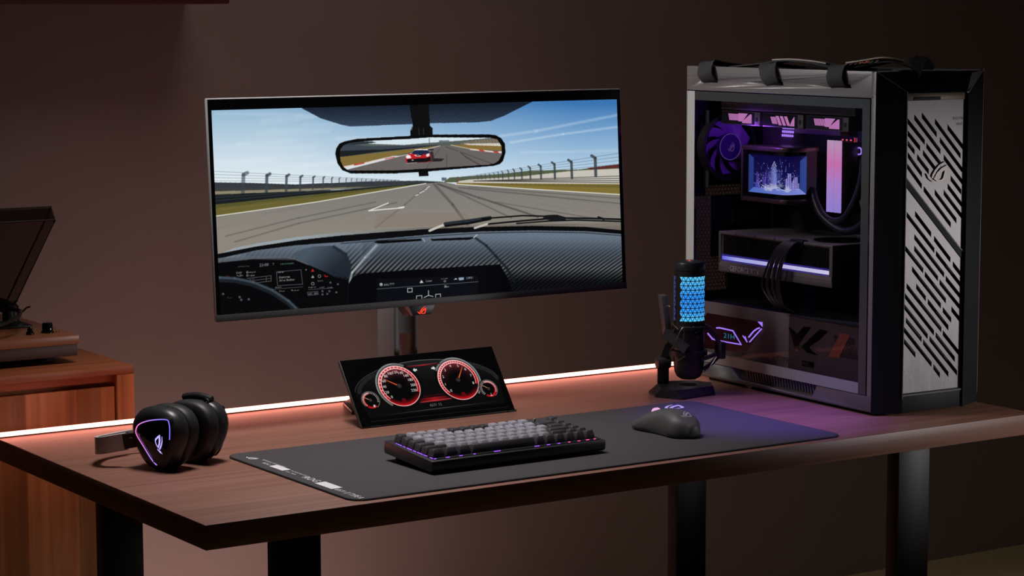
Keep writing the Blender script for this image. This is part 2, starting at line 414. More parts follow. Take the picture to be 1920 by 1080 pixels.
# ---- race view on the wide screen (drawn in a 1920-wide working plane)
def L3(a, b, t): t = np.clip(t, 0, 1)[..., None]; return np.array(a, float) * (1 - t) + np.array(b, float) * t
def paint_race():
    c = Canvas(1640, 690, [(397, 207), (1163, 186), (1167, 531), (413, 591)])
    def sky(X, Y):
        t = np.clip((Y - 195) / 150, 0, 1) ** .8; k = np.clip((X - 520) / 560, 0, 1)
        top = L3((138, 176, 206), (58, 116, 178), k); hz = L3((226, 236, 241), (200, 222, 236), k)
        return top * (1 - t[..., None]) + hz * t[..., None]
    full = [(380, 150), (1200, 150), (1200, 620), (380, 620)]
    c.poly(full, sky)
    rnd = random.Random(3)
    for i in range(16):
        x = rnd.uniform(390, 640); y = rnd.uniform(212, 320); c.line([(x, y), (x + rnd.uniform(60, 180), y - rnd.uniform(-8, 16))], rnd.uniform(4, 12), (228, 236, 242), .12, 5)
    c.line([(940, 256), (1010, 246), (1173, 214)], 5, (220, 232, 242), .3, 3); c.line([(960, 268), (1060, 252), (1173, 237)], 4, (225, 236, 244), .35, 3)
    c.line([(980, 287), (1173, 283)], 4, (225, 236, 244), .2, 4)
    vp = (833, 343)
    # left distance, fence, wall
    c.poly([(400, 343), (470, 344), (555, 347), (694, 341), (790, 340), (833, 342), (833, 346), (400, 363)], (52, 57, 63))
    c.poly([(400, 352), (620, 349), (833, 343), (833, 346), (400, 368)], (58, 60, 60), .8)
    c.poly([(400, 360), (700, 351), (833, 343), (833, 346), (400, 367)], (140, 132, 108))
    for y in (322, 328, 334, 340): c.line([(400, y), (750, 339 + (y - 322) * .15)], .7, (70, 80, 92), .6)
    px = [(457, 325), (501, 327), (538, 328.5), (564, 330.5), (588, 331.5), (607, 332.5), (623, 333.5), (637, 334), (650, 335), (660, 335.5), (670, 336), (679, 336), (687, 337), (698, 337), (706, 337.5), (713, 338), (720, 338), (727, 338.5), (734, 339), (741, 339), (748, 339.5)]
    for i, (x, y) in enumerate(px):
        h = 37 * .87 ** i + 3; w = max(7 * .82 ** i, 1.2)
        c.line([(x + w * 1.0, y), (x, y + 1.5 + w * .3), (x - w * .2, y + h)], w, (58, 66, 76), .8 if i else .6, 1.2)
    c.poly([(400, 366), (640, 357), (770, 346), (833, 343), (833, 346), (770, 349), (400, 386)], (24, 29, 33))
    for o in (372, 378): c.line([(400, o), (760, 347)], .9, (64, 72, 76), .8)
    c.poly([(400, 385), (785, 346), (833, 343), (796, 347), (590, 381), (400, 408)], (104, 96, 48))
    c.poly([(400, 385), (785, 346), (800, 345), (600, 370), (400, 392)], (78, 78, 40), .7)
    # right distance
    c.poly([(833, 343), (845, 334), (947, 327), (1000, 321), (1088, 319), (1173, 308), (1173, 330), (860, 343)], (84, 92, 66))
    c.poly([(1105, 316), (1173, 308), (1173, 315), (1110, 319)], (92, 44, 44))
    c.poly([(880, 338), (979, 332), (1080, 321), (1173, 317), (1173, 348), (862, 344), (860, 341)], (196, 192, 182))
    for y in (331, 335.5, 340, 344): c.line([(890, 340.5), (1173, y)], 1.2, (52, 52, 48), .9)
    for i, (x, y) in enumerate([(1120, 293), (1075, 301), (1043, 305.5), (1017, 309.5), (997, 313), (981, 316), (967, 318), (956, 320), (945, 322), (937, 323.5), (929, 325), (921, 326.5), (913, 327.5), (905, 328.5), (898, 329.5)]):
        h = 36 * .88 ** i + 2; w = max(5.5 * .86 ** i, 1.2)
        c.line([(x - w * 1.2, y), (x, y + 2 + w * .4), (x + w * .1, y + h)], w, (54, 62, 66), .85, 1)
    for y in (287, 294, 301, 308): c.line([(1173, y), (850, 336 + (y - 287) * .1)], .8, (74, 86, 92), .6)
    c.poly([(858, 344), (1173, 346.7), (1173, 367), (1000, 356), (856, 346.5)], (126, 110, 54))
    c.poly([(880, 345), (1173, 348), (1173, 354), (900, 347)], (104, 92, 46), .8)
    c.poly([(830, 334), (839, 334), (839, 340), (830, 340)], (88, 104, 116)); c.line([(860, 333), (860, 343)], 1.6, (120, 60, 40))
    # track
    c.poly([(400, 406), (590, 380), (796, 345.5), (833, 342.5), (856, 346.5), (1000, 356), (1173, 367), (1175, 450), (400, 500)], lambda X, Y: L3((124, 121, 117), (138, 132, 122), (Y - 345) / 90))
    for p, w, a in (([(816, 347), (850, 385), (882, 430)], 5, .5), ([(822, 346), (900, 372), (1010, 408)], 3.4, .65), ([(826, 347), (880, 372), (960, 410)], 3, .4), ([(862, 353), (1173, 384)], 2, .55), ([(880, 352), (1173, 374)], 1.6, .5), ([(705, 380), (560, 410), (423, 444)], 2.4, .4), ([(745, 381), (560, 420), (440, 455)], 2.6, .4), ([(800, 352), (760, 385), (705, 428)], 2.4, .35), ([(930, 380), (1110, 410)], 2, .4)):
        c.line(p, w, (66, 64, 64), a, 1.5)
    for i in range(60):
        x = rnd.uniform(420, 1160); y = rnd.uniform(362, 430); k = (x - 833) / max(y - 343, 1)
        c.line([(x, y), (x + k * 12, y + 12)], 1.2, (150, 146, 140) if i % 2 else (100, 96, 92), .2, 1)
    c.line([(400, 407), (590, 380.5), (800, 345.2)], 1.7, (222, 222, 214)); c.line([(856, 346.6), (1000, 356), (1173, 366.6)], 1.7, (226, 224, 216))
    for x, y, d in ((783, 367, 2.4), (790, 362.4, 2), (795, 360, 1.7), (800, 356.5, 1.4), (803, 353.5, 1.2), (806, 351, 1)): c.line([(x - d, y + d * .4), (x + d, y - d * .4)], 1.4, (225, 225, 220))
    c.line([(729, 382), (692, 396.5), (722, 393.8), (756, 391)], 2, (224, 222, 216)); c.line([(748, 391.5), (758, 389.5)], 3, (224, 222, 216))
    c.poly([(710, 402), (875, 400), (885, 424), (700, 428)], (132, 112, 100), .35)
    # sun strip, stem, mirror
    def strip(X, Y):
        s = np.sin((X * .8 + Y * .55) * 2.1) * np.sin((X * .35 - Y * .95) * 2.1); t = np.clip((s - .1) * 4, 0, 1) * np.clip((Y - 190) / 46, .15, 1)
        return L3((18, 26, 38), (112, 140, 172), t)
    c.poly([(562, 200), (603, 222), (643, 234.5), (660, 237.6), (776, 232.8), (772, 195)], strip)
    c.poly([(806, 195), (808, 231.5), (900, 229.5), (924, 227), (950, 217), (1004, 190), (1004, 185)], strip)
    c.poly([(770, 190), (807, 188), (809, 236), (814, 241), (814, 254), (772, 256), (772, 245), (777, 238)], (13, 13, 15))
    c.line([(788, 241), (788.5, 254)], 1, (62, 62, 60)); c.line([(797, 240), (797, 253)], 1, (62, 62, 60)); c.line([(774, 244), (776, 238)], 2, (84, 82, 76))
    out = [(630, 289), (632, 279), (638, 270), (648, 265.7), (671, 261), (772.6, 255.3), (810, 253), (919, 252.5), (933, 254), (943, 259.5), (950, 270), (951, 286.5), (946, 302.7), (940, 308.5), (928, 312), (803, 322.6), (740, 326.3), (659, 326.3), (643, 320), (634, 307)]
    inn = [(638.4, 289), (640, 280), (645, 273.5), (654.6, 269), (680, 265.5), (775, 260.6), (810, 258), (923.5, 258.8), (936, 262), (943.8, 275), (943.8, 291), (938, 302), (930, 307.5), (919, 309.7), (803, 317.3), (740, 320.6), (654.6, 320.8), (645, 314), (640, 303)]
    c.poly([(786, 320), (804, 319), (805.5, 331), (787.5, 332)], (12, 12, 13))
    c.poly(out, (8, 8, 9))
    c.clip = np.zeros((c.h, c.w)); w0 = c.win(inn); c.clip[w0] = c.mask(inn, w0)
    c.poly(full, (212, 226, 234))
    c.poly([(630, 266), (668, 268), (700, 270.5), (760, 272.5), (800, 269), (870, 264), (905, 261), (950, 256), (950, 284), (630, 298)], (84, 94, 88))
    c.poly([(630, 264), (700, 266), (708, 268), (630, 276)], (44, 54, 60)); c.poly([(630, 270), (700, 275), (829, 272), (829, 275), (700, 286), (630, 291)], (60, 68, 78))
    c.poly([(630, 284), (720, 281), (829, 272.5), (700, 287), (630, 297)], (28, 32, 36))
    c.poly([(826, 264), (845, 263.5), (845, 267), (826, 267.5)], (104, 116, 124)); c.line([(807.5, 260), (807.5, 270)], 1, (60, 64, 64))
    c.poly([(865, 269), (890, 264), (950, 258), (950, 272), (868, 272)], (112, 104, 92))
    for i in range(9): c.line([(895 + i * 5.5, 262 - i * .2), (897 + i * 5.5, 270)], .8, (168, 152, 132), .6)
    c.poly([(871, 270), (945, 269), (945, 275.5), (880, 272.5)], (206, 200, 190))
    c.poly([(630, 296), (740, 284), (832, 273), (800, 280), (700, 302), (640, 318)], (128, 108, 58)); c.poly([(846, 272), (880, 272.5), (950, 275), (950, 284), (880, 280)], (132, 108, 56))
    c.poly([(640, 322), (762, 291.5), (800, 281), (830, 274), (849, 272.8), (882, 279.5), (950, 287), (950, 330), (640, 330)], (104, 99, 97))
    c.line([(646, 316), (705, 303.5), (764, 291), (802, 280.5), (828, 274)], 1, (225, 220, 212)); c.line([(848, 272.8), (884, 279.8)], .9, (225, 220, 212))
    for i in range(6):
        a, b = i / 6, (i + 1) / 6; f = lambda t, o: (646 + (762 - 646) * t, 314.5 - (314.5 - 291.5) * t + o * (1.6 - t))
        c.poly([f(a, -1.1), f(b, -1.1), f(b, .7), f(a, .7)], (200, 62, 56) if i in (1, 4) else (228, 208, 200))
    for i in range(7):
        a, b = 882 + i * 9, 891 + i * 9; y = lambda x: 279 + (x - 882) * .11
        c.poly([(a, y(a)), (b, y(b)), (b + 3, y(b) + 3), (a + 3, y(a) + 3)], (200, 60, 56) if i % 3 == 2 else (230, 204, 198))
    for p, w in (([(866, 286), (876, 295), (905, 312)], 2.6), ([(870, 287), (925, 308)], 1.4), ([(838, 276), (862, 284)], 1.5), ([(840, 290), (840, 315)], 1.2), ([(826, 280), (800, 318)], 1)): c.line(p, w, (62, 60, 60), .7, 1)
    # following car
    q = lambda *v: [(740 + x * .1146, 240 + y * .1146) for x, y in v]
    c.poly(q((600, 500), (700, 505), (840, 510), (780, 552), (640, 560)), (26, 26, 30), .9)
    c.poly(q((575, 350), (655, 352), (655, 372), (575, 368)), (30, 30, 36)); c.poly(q((560, 410), (650, 400), (665, 520), (640, 560), (590, 560)), (52, 44, 52))
    c.poly(q((195, 470), (240, 442), (300, 420), (560, 415), (610, 440), (620, 550), (560, 565), (215, 585), (193, 540)), (188, 32, 38))
    c.poly(q((300, 430), (325, 385), (345, 362), (550, 358), (585, 400), (590, 425), (440, 445)), (30, 38, 66)); c.poly(q((318, 392), (350, 358), (440, 350), (545, 352), (565, 372), (440, 366), (345, 372)), (236, 232, 230))
    c.poly(q((195, 475), (235, 445), (275, 460), (292, 500), (215, 508)), (240, 236, 236)); c.poly(q((530, 465), (545, 430), (590, 420), (592, 462), (560, 480)), (228, 224, 228))
    c.poly(q((330, 448), (400, 440), (470, 444), (440, 470), (370, 472)), (232, 208, 206)); c.poly(q((370, 445), (480, 438), (470, 455), (380, 462)), (24, 28, 48))
    c.poly(q((215, 520), (300, 512), (540, 498), (600, 470), (612, 540), (560, 560), (230, 580)), (18, 16, 20)); c.line(q((210, 585), (380, 572)), .8, (200, 190, 190)); c.poly(q((300, 524), (330, 526), (325, 540), (295, 540)), (210, 208, 210))
    c.poly(q((235, 425), (262, 420), (262, 434), (238, 436)), (150, 24, 30)); c.poly(q((608, 392), (640, 388), (640, 402), (610, 404)), (40, 40, 60))
    c.clip = None
    # windscreen foot, cowl
    c.poly([(400, 482), (440, 466), (485, 457), (555, 446), (613, 439.5), (700, 433), (798, 427.6), (900, 424), (1000, 421), (1173, 421), (1175, 450), (798, 440), (613, 450), (485, 466), (400, 490)], lambda X, Y: L3((150, 160, 166), (112, 106, 98), (X - 560) / 260))
    c.poly([(400, 479), (480, 463.5), (560, 451.5), (640, 443), (720, 436.6), (800, 431), (880, 427.5), (1000, 425), (1100, 427), (1175, 434), (1175, 446), (1000, 437), (800, 445), (640, 458), (480, 474), (400, 492)], (9, 10, 12))
    c.poly([(1060, 424), (1120, 420), (1173, 419), (1173, 424), (1130, 427)], (122, 116, 106))
    # dashboard in carbon weave
    def dash(X, Y):
        u = np.where(X < 680, np.clip((Y - 458) / 66, 0, 1), np.clip((Y - 440) / 86, 0, 1))
        k = .5 + .5 * np.tanh(2.2 * np.sin(X * .62 + Y * .72 + .02 * (X - 800) * (Y - 440) / 30)); amp = np.clip((Y - 446) / 60, .06, 1) * np.where(X < 650, .3, 1)
        col = L3((104, 117, 132), (17, 19, 23), u ** 1.25) * (1 - amp * .6 * k)[..., None]
        gl = (amp * np.clip((Y - 470) / 36, 0, 1) * (1 - k) * np.clip((530 - Y) / 26, 0, 1) * 62)[..., None]
        sh = (np.clip((470 - X) / 60, 0, 1) * np.clip(1 - np.abs(Y - 481) / 9, 0, 1) * 60)[..., None]
        return col + gl * np.array((1, .96, .88)) + sh
    top = [(400, 488), (480, 470.5), (555, 461), (640, 455), (740, 447), (800, 441.5), (900, 435.5), (1000, 433.5), (1100, 435), (1175, 441)]
    c.poly(top + [(1180, 560), (400, 620)], dash)
    c.line([(p[0], p[1] + 3) for p in top[3:]], 2, (34, 38, 44), .7)
    c.poly([(548, 478), (566, 469), (590, 463), (624, 462), (640, 470), (650, 484), (656, 500), (655, 522), (625, 518), (590, 502), (562, 490)], lambda X, Y: L3((70, 82, 96), (30, 37, 46), (X - 575) / 75 + (Y - 480) / 90), .9); c.line([(626, 464), (648, 478), (656, 498), (655, 524)], 5, (30, 37, 46), .9, 3)
    c.line([(706, 461), (684, 484), (660, 512), (655, 530)], 3.5, (196, 202, 208), .75, 3); c.line([(712, 460), (690, 482), (668, 510)], 7, (120, 132, 146), .4, 6)
    c.line([(891, 447), (912, 462), (930, 482), (950, 504), (964, 530)], 4, (18, 24, 32), .8, 3)
    for p in ([(701, 456), (708, 453), (790, 449), (791, 453), (712, 458)], [(808, 449.5), (887, 446), (889, 448), (880, 451), (810, 453)]): c.poly(p, (6, 6, 7))
    c.line([(889, 447), (895, 442)], 2, (190, 190, 186)); c.line([(793, 449), (797, 454)], 2, (150, 156, 160))
    # left display and centre console
    c.poly([(404, 494), (474, 486.5), (536, 485), (553, 488), (578, 498), (613, 513), (625, 520), (653, 527), (650, 575), (400, 600)], (6, 6, 8))
    c.poly([(400, 485), (480, 481), (536, 482), (553, 486), (578, 496), (578, 499), (553, 489), (474, 487.5), (400, 495)], (92, 98, 104), .6)
    c.poly([(655, 530), (661, 521), (678, 514), (800, 505.5), (937, 497), (951, 522), (964, 560), (650, 590)], (4, 4, 7))
    c.poly([(706, 524), (896, 518.5), (896, 556), (705, 570)], (9, 11, 17)); c.line([(706, 543), (896, 529.5)], .8, (120, 124, 130))
    def tx(b, x, y, h, col=(190, 192, 194), al=1., sl=-.075): c.text(b, (x, y), (h * 1.25, h * 1.25 * sl), (h * .03, -h * 1.25), col, al)
    tx('25:00', 486, 501, 6.4, (150, 152, 156)); tx('7', 511, 499, 5, (130, 130, 134)); tx('THE KATASSEN', 525, 498, 3, (96, 150, 120)); tx('VATSANER TAM', 445, 503, 2.6, (110, 112, 114))
    tx('CVD', 443, 514.5, 4); tx('YUZm', 443, 520, 3.6); tx('mstp lbs', 467, 513, 3); tx('skgllkp', 467, 519, 3); tx('MPS', 424, 520.5, 3, (150, 40, 40))
    for x, y in ((463.5, 511.5), (463.5, 517.5)): c.ring((x, y), 1.2, 2, (180, 180, 184))
    c.line([(463, 523), (508, 518), (508, 528), (464, 533)], .8, (120, 122, 124)); c.line([(465, 528), (508, 523)], .7, (120, 122, 124)); c.line([(499, 519), (499, 529)], .7, (120, 122, 124)); tx('retume', 468, 526, 2.6)
    c.line([(518, 511), (564, 507), (567, 534), (520, 536.5), (518, 511)], .9, (104, 106, 110)); tx('Crannen', 520, 513, 2.8); tx('Edelstrae', 523, 523, 4.4); tx('301ts Bedher', 523, 529, 4.4); tx('Boosaim', 516, 541, 2.6); tx('Elwats', 523, 548, 3.2); tx('Tb stutur', 545, 547, 3.2); c.line([(514, 543), (567, 539)], .7, (110, 112, 114))
    for x, y, r in ((586, 508, 1), (586, 520, 0)):
        t = [(x - 3.2, y + 2.6), (x, y - 3.2), (x + 3.2, y + 2.4)]
        c.poly(t, (196, 34, 36) if r else (150, 152, 156))
    c.ring((598.5, 519), 2.2, 3, (180, 182, 186)); c.ring((586, 533), 2.2, 3, (180, 182, 186)); c.line([(608, 517), (610, 520), (614, 519)], 1.6, (200, 30, 40)); tx('Sanuna', 595, 529, 3); c.ring((573.5, 507), 0, 1.3, (140, 142, 146))
    for x, b in ((578, 'Rominad'), (599, 'Huald'), (614, 'Huuh')): tx(b, x, 541.5, 3)
    c.line([(578, 544), (624, 541)], .7, (120, 122, 124)); c.line([(576, 549), (595, 547.5), (596, 553), (577, 555), (576, 549)], .7, (130, 132, 136)); tx('AO : 188', 578, 553.5, 3.4)
    for x, y in ((604, 547), (604, 553), (613, 552), (617, 547), (630, 549), (633, 534), (619, 531)): c.ring((x, y), .8, 1.8, (130, 132, 136), .9)
    for x, y in ((418, 552), (449, 558), (452, 563), (466, 562)): c.ring((x, y), .9, 2, (130, 132, 136), .9)
    tx('Maana', 426, 560.5, 2.8, (120, 120, 124))
    c.ring((714, 534.5), 0, 3, (160, 162, 166)); tx('AALTTT', 719, 537, 4.4, (205, 207, 210)); tx('Loun', 798, 530, 4.6, (200, 202, 206))
    c.poly([(786, 532), (789.5, 526), (793.5, 531.5)], (200, 202, 206)); tx('SOL ANE', 827, 525.5, 2.4); c.ring((833.5, 528.5), 1.2, 2, (170, 172, 176)); tx('CIRE1', 874, 524.5, 4.2, (200, 202, 206)); c.poly([(850, 526), (854, 522.5), (857, 525)], (200, 202, 206)); c.poly([(859, 522), (869, 521), (869, 526), (860, 527)], (140, 160, 180))
    for x, y, z in ((763.5, 542, 8.5), (780, 556, 10), (816, 553, 9)): c.line([(x, y), (x + z, y - z * .08), (x + z, y + z * .75), (x, y + z * .83), (x, y)], 1.2, (196, 198, 200))
    c.line([(802.5, 546), (802.5, 555), (794, 559)], 1.3, (196, 198, 200)); c.line([(802.5, 555), (811, 557)], 1.3, (196, 198, 200)); c.line([(833, 540), (841, 538.5)], 1, (180, 182, 186)); c.ring((834.5, 538), 1, 2, (180, 182, 186))
    # steering wheel rim
    rim = [(400, 525), (412, 524.5), (440, 526), (474, 533), (510, 548), (540, 568), (558, 585)]
    c.line(rim, 11, (26, 31, 37), 1, 1.5); c.line([(x, y - 3) for x, y in rim], 4, (78, 90, 102), .75, 3)
    # wipers
    K = (10, 11, 12)
    c.line([(806, 434), (836, 421.5)], 4.5, (196, 192, 182)); c.line([(836, 421.5), (880, 416), (920, 410)], 7, (38, 44, 50)); c.line([(836, 425), (880, 420), (920, 412)], 4, K); c.line([(905, 411.5), (981, 405.8), (1023, 406.8)], 2.6, K)
    c.line([(891, 429), (917, 420.8)], 4, (190, 186, 178)); c.line([(917, 421.5), (980, 415.5), (1030, 411.5)], 3, K); c.line([(970, 420.5), (1030, 416), (1081, 414.2), (1170, 417)], 2.4, K)
    c.poly([(1024, 405), (1046, 404), (1063, 409), (1062, 414), (1040, 416), (1018, 412)], (22, 24, 28)); c.line([(1060, 410.5), (1110, 411), (1170, 413)], 3.4, (18, 19, 22)); c.line([(1124, 409), (1134, 412.5)], 4, (20, 22, 26))
    return c

# ---- instrument cluster on the small screen (millimetres, origin bottom left)
def paint_gauges():
    W, H = 315, 131
    c = Canvas(1260, 524, [(0, H), (W, H), (W, 0), (0, 0)], (2 / 255, 2 / 255, 3 / 255))
    top = [(8, 60)] + [(157 + 150 * math.cos(t), 62 + 56 * math.sin(t)) for t in np.linspace(PI * .94, PI * .06, 40)] + [(307, 60), (300, 14), (20, 14)]
    c.poly(top, lambda X, Y: L3((8, 8, 9), (26, 27, 28), (Y - 70) / 50))
    arc = lambda rx, ry, a, b: [(157 + rx * math.cos(t), 62 + ry * math.sin(t)) for t in np.linspace(a, b, 50)]
    c.line(arc(150, 56, PI * .97, PI * .03), 1.4, (74, 78, 78), .55, .6); c.line(arc(142, 51, PI * .98, PI * .75), 5, (30, 31, 32), .9, 4); c.line(arc(146, 50, PI * .25, PI * .02), 5, (30, 31, 32), .9, 4)
    c.line(arc(150, 56, PI * .6, PI * .3), 1, (120, 122, 122), .6, .6)
    def gauge(cx, cy, R, n, lo, hi, names, needle, chrome):
        c.ring((cx, cy), 0, R * 1.16, (5, 5, 6)); a = chrome
        c.ring((cx, cy), R * 1.05, R * 1.15, (112, 117, 116), .9, a[0], a[1]); c.ring((cx, cy), R * 1.1, R * 1.13, (170, 174, 172), .6, a[0] + 30, a[1] - 40)
        def face(X, Y):
            d = np.hypot(X - cx, Y - cy) / R; up = np.clip((Y - cy) / R + .1, 0, 1); dn = np.clip((cy - Y) / R - .35, 0, 1)
            return L3((3, 3, 4), (128, 40, 48), np.clip((d - .35) / .5, 0, 1) * up) + L3((0, 0, 0), (170, 8, 16), np.clip((d - .7) / .28, 0, 1) * dn * 2.2)
        c.ring((cx, cy), 0, R, face)
        def band(X, Y):
            t = np.clip(((Y - cy) - (X - cx) * .6) / R * .6 + .45, 0, 1); return L3((190, 22, 30), (255, 178, 178), t)
        c.ring((cx, cy), R * .86, R, band, 1, hi, lo)
        c.ring((cx, cy), R * .985, R * 1.02, (255, 196, 192), .95); c.ring((cx, cy), R * .85, R * .875, (255, 214, 208), .9, hi, lo)
        m = n * 2
        for i in range(m):
            s = (lo - hi) / m; t0 = hi + i * s + s * .14; c.ring((cx, cy), R * .89, R * .965, lambda X, Y: L3((150, 18, 26), (168, 74, 80), np.clip((Y - cy) / R, 0, 1)), .95, t0, t0 + s * .72, .2)
        for i, b in enumerate(names):
            t = math.radians(lo - (lo - hi) * i / (len(names) - 1)); k = R * (.7 if len(b) > 2 else .74)
            c.text(b, (cx + k * math.cos(t), cy + k * math.sin(t)), (R * .185, 0), (0, R * .185), (240, 236, 232), 1, True)
        t = math.radians(needle); u = (math.cos(t), math.sin(t)); v = (-u[1], u[0])
        c.poly([(cx + u[0] * R * .1 + v[0] * 1.3, cy + u[1] * R * .1 + v[1] * 1.3), (cx + u[0] * R * .94, cy + u[1] * R * .94), (cx + u[0] * R * .1 - v[0] * 1.3, cy + u[1] * R * .1 - v[1] * 1.3)], lambda X, Y: L3((216, 84, 36), (250, 164, 96), (np.hypot(X - cx, Y - cy) / R - .2)))
        c.ring((cx, cy), 0, R * .1, (58, 56, 56)); c.ring((cx, cy), R * .04, R * .12, (40, 30, 30), .8)
    gauge(98.5, 71, 40.5, 11, 222, -24, [str(i * 20) for i in range(12)], 148, (60, 235))
    gauge(221.5, 71, 40.5, 16, 222, -18, [str(i) for i in range(9)], 55, (-45, 150))
    def small(cx, cy, R, lo, hi, red, needle):
        c.ring((cx, cy), 0, R * 1.12, (5, 5, 6)); c.ring((cx, cy), R * .96, R * 1.02, (150, 140, 138), .8, -60, 220)
        c.ring((cx, cy), R * .68, R * .9, lambda X, Y: L3((196, 16, 26), (220, 130, 130), (Y - cy) / R + .3), .95, red[0], red[1])
        for i in range(22):
            t = hi + (lo - hi) * i / 22; c.ring((cx, cy), R * .74, R * .92, (190, 178, 172), .85, t, t + 6, .2)
        c.ring((cx, cy), R * .74, R * .96, (190, 18, 26), .9, 235, 305)
        t = math.radians(needle); c.line([(cx, cy), (cx + R * .72 * math.cos(t), cy + R * .72 * math.sin(t))], 1.1, (226, 150, 112)); c.ring((cx, cy), 0, R * .17, (62, 48, 46))
    small(32.5, 49, 17.5, 230, -20, (90, 232), 150); small(277.5, 47, 18, 228, -30, (-70, 110), 145)
    c.poly([(34, 34.5), (38, 34.5), (38, 39), (35, 39.5), (34, 37)], (196, 190, 186)); c.poly([(276, 31.5), (281, 31.5), (281, 33), (276, 33)], (196, 190, 186)); c.line([(278.5, 33), (278.5, 37.5)], .9, (196, 190, 186))
    red = lambda X, Y: L3((24, 2, 4), (196, 22, 30), 1 - np.abs(X - 160) / 44)
    c.line([(124, 107), (196, 108)], 1.7, red, 1, .8); c.line([(128, 108.5), (190, 109.5)], .5, (235, 150, 150), .5); c.poly([(132, 40), (136, 42), (184, 42), (190, 38), (194, 33), (126, 33)], red, .75); c.line([(130, 34), (194, 35.5)], 1, (228, 90, 90), .8); c.line([(140, 45), (182, 46)], 1.2, (96, 6, 14), .8, 1)
    for cx, s in ((141, -1), (179, 1)): c.poly([(cx + s * 4.6, 99.5), (cx + s * .3, 103.8), (cx + s * .3, 101.3), (cx - s * 4, 101.3), (cx - s * 4, 97.7), (cx + s * .3, 97.7), (cx + s * .3, 95.2)], (214, 214, 214))
    c.text('6531 15', (158, 26.5), (7.6, 0), (0, 7.6), (120, 122, 122), 1, True)
    for cx, b in ((98, 'P'), (222, '!')): c.ring((cx, 41.5), 0, 4.4, (112, 6, 14)); c.ring((cx, 41.5), 2.9, 3.4, (30, 0, 4)); c.text(b, (cx, 41.5), (5, 0), (0, 5), (30, 0, 4), 1, True)
    c.line([(38, 17), (292, 19.5)], 1.1, lambda X, Y: L3((96, 98, 94), (14, 14, 14), np.abs(X - 165) / 125), .9, .8); c.line([(20, 7), (304, 6)], .8, (38, 38, 44), .8)
    return c

# ---- little cooler screen: a glowing model city in a dark blue room
def paint_city():
    c = Canvas(560, 330, [(0, 66), (112, 66), (112, 0), (0, 0)], (6 / 255, 5 / 255, 60 / 255))
    rn = random.Random(11)
    c.poly([(0, 0), (112, 0), (112, 66), (0, 66)], lambda X, Y: L3((26, 34, 96), (16, 10, 66), (Y / 66)))
    c.poly([(0, 0), (10, 9), (10, 60), (0, 66)], (44, 66, 140)); c.poly([(112, 0), (98, 10), (98, 58), (112, 66)], (46, 76, 156)); c.poly([(0, 0), (112, 0), (98, 10), (10, 9)], lambda X, Y: L3((90, 120, 215), (150, 160, 240), X / 112))
    for i in range(26):
        x = rn.uniform(12, 94); h = rn.uniform(8, 34) * (1.2 if 30 < x < 66 else .9); w = rn.uniform(2, 5)
        c.poly([(x, 8), (x + w, 8), (x + w, 8 + h), (x, 8 + h)], (rn.randint(70, 120), rn.randint(60, 100), rn.randint(180, 235)), .55)
    for i in range(8):
        x = 70 + i * 3.4; h = rn.uniform(9, 28); c.poly([(x, 9), (x + 2.6, 9), (x + 2.6, 9 + h), (x, 9 + h)], (200, 196, 250), .8); c.line([(x + .6, 10), (x + .6, 8 + h)], .5, (90, 70, 200))
    for i in range(240):
        x = rn.gauss(52, 26); y = abs(rn.gauss(0, 22)) + 8
        if 11 < x < 97 and y < 60: c.ring((x, y), 0, rn.uniform(.25, 1.), (rn.randint(150, 235), rn.randint(150, 220), 255), rn.uniform(.5, 1))
    for i in range(30): x = rn.uniform(14, 95); y = rn.uniform(12, 54); c.line([(x, y), (x, y + rn.uniform(2, 9))], .6, (150, 130, 245), .8)
    c.ring((50, 30), 0, 15, (120, 150, 235), .28, soft=9); c.poly([(45, 10), (55, 10), (54, 48), (50, 54), (46, 48)], (160, 175, 235), .55); c.line([(46, 48), (50, 56), (54, 48)], .8, (210, 220, 250))
    for i in range(14): c.ring((rn.uniform(28, 74), rn.uniform(8, 17)), 0, rn.uniform(2, 5), (222, 228, 240), .5, soft=3)
    c.line([(26, 14), (40, 8), (58, 12), (72, 6), (80, 9)], 1.2, (214, 224, 255), .9); c.line([(30, 8), (46, 13), (62, 7)], .9, (190, 200, 255), .9)
    return c
M['race'] = screen_mat('wide_screen_picture', paint_race(), 1.0, .12)
M['gauges'] = screen_mat('gauge_screen_picture', paint_gauges(), 1.0, .12)
M['city'] = screen_mat('cooler_screen_picture', paint_city(), 1.25, .15)
# ------------------------------------------------------------------ the room
WY = 1.54
struct(MB().box(-3, 5, WY, WY + .1, 0, 3.2).obj('wall_back', 'wall', smooth=False))
struct(MB().box(-3, 5, -4, WY, -.1, 0).obj('floor', 'floor', smooth=False))
sh = tag(MB().box(-.9, .712, 1.33, WY, 1.4665, 1.51, .003).obj('wall_shelf', 'darkwood'), 'dark wall shelf at the top left above the record player', 'shelf')

# desk
D = thing('desk', 'long walnut desk with square black metal legs', 'desk')
MB().box(0, 1.625, 0, .8, .7035, .74, .0012).obj('tabletop', 'desk', D)
for x in (.126, 1.327):
    for y in (.03, .655):
        MB().box(x, x + .073, y, y + .03, 0, .698, .002).obj('leg', 'legm', D)
    MB().box(x, x + .073, .03, .685, .698, .7035).obj('mounting_plate', 'legm', D)

ls = thing('light_strip', 'glowing pinkish white light strip along the back edge of the desk', 'light strip')
MB().box(.001, 1.62, .7945, .799, .742, .7488).obj('diffuser', 'led', ls, smooth=False)
MB().box(.001, 1.62, .7935, .7999, .7402, .742).obj('channel', 'midgrey', ls, smooth=False)

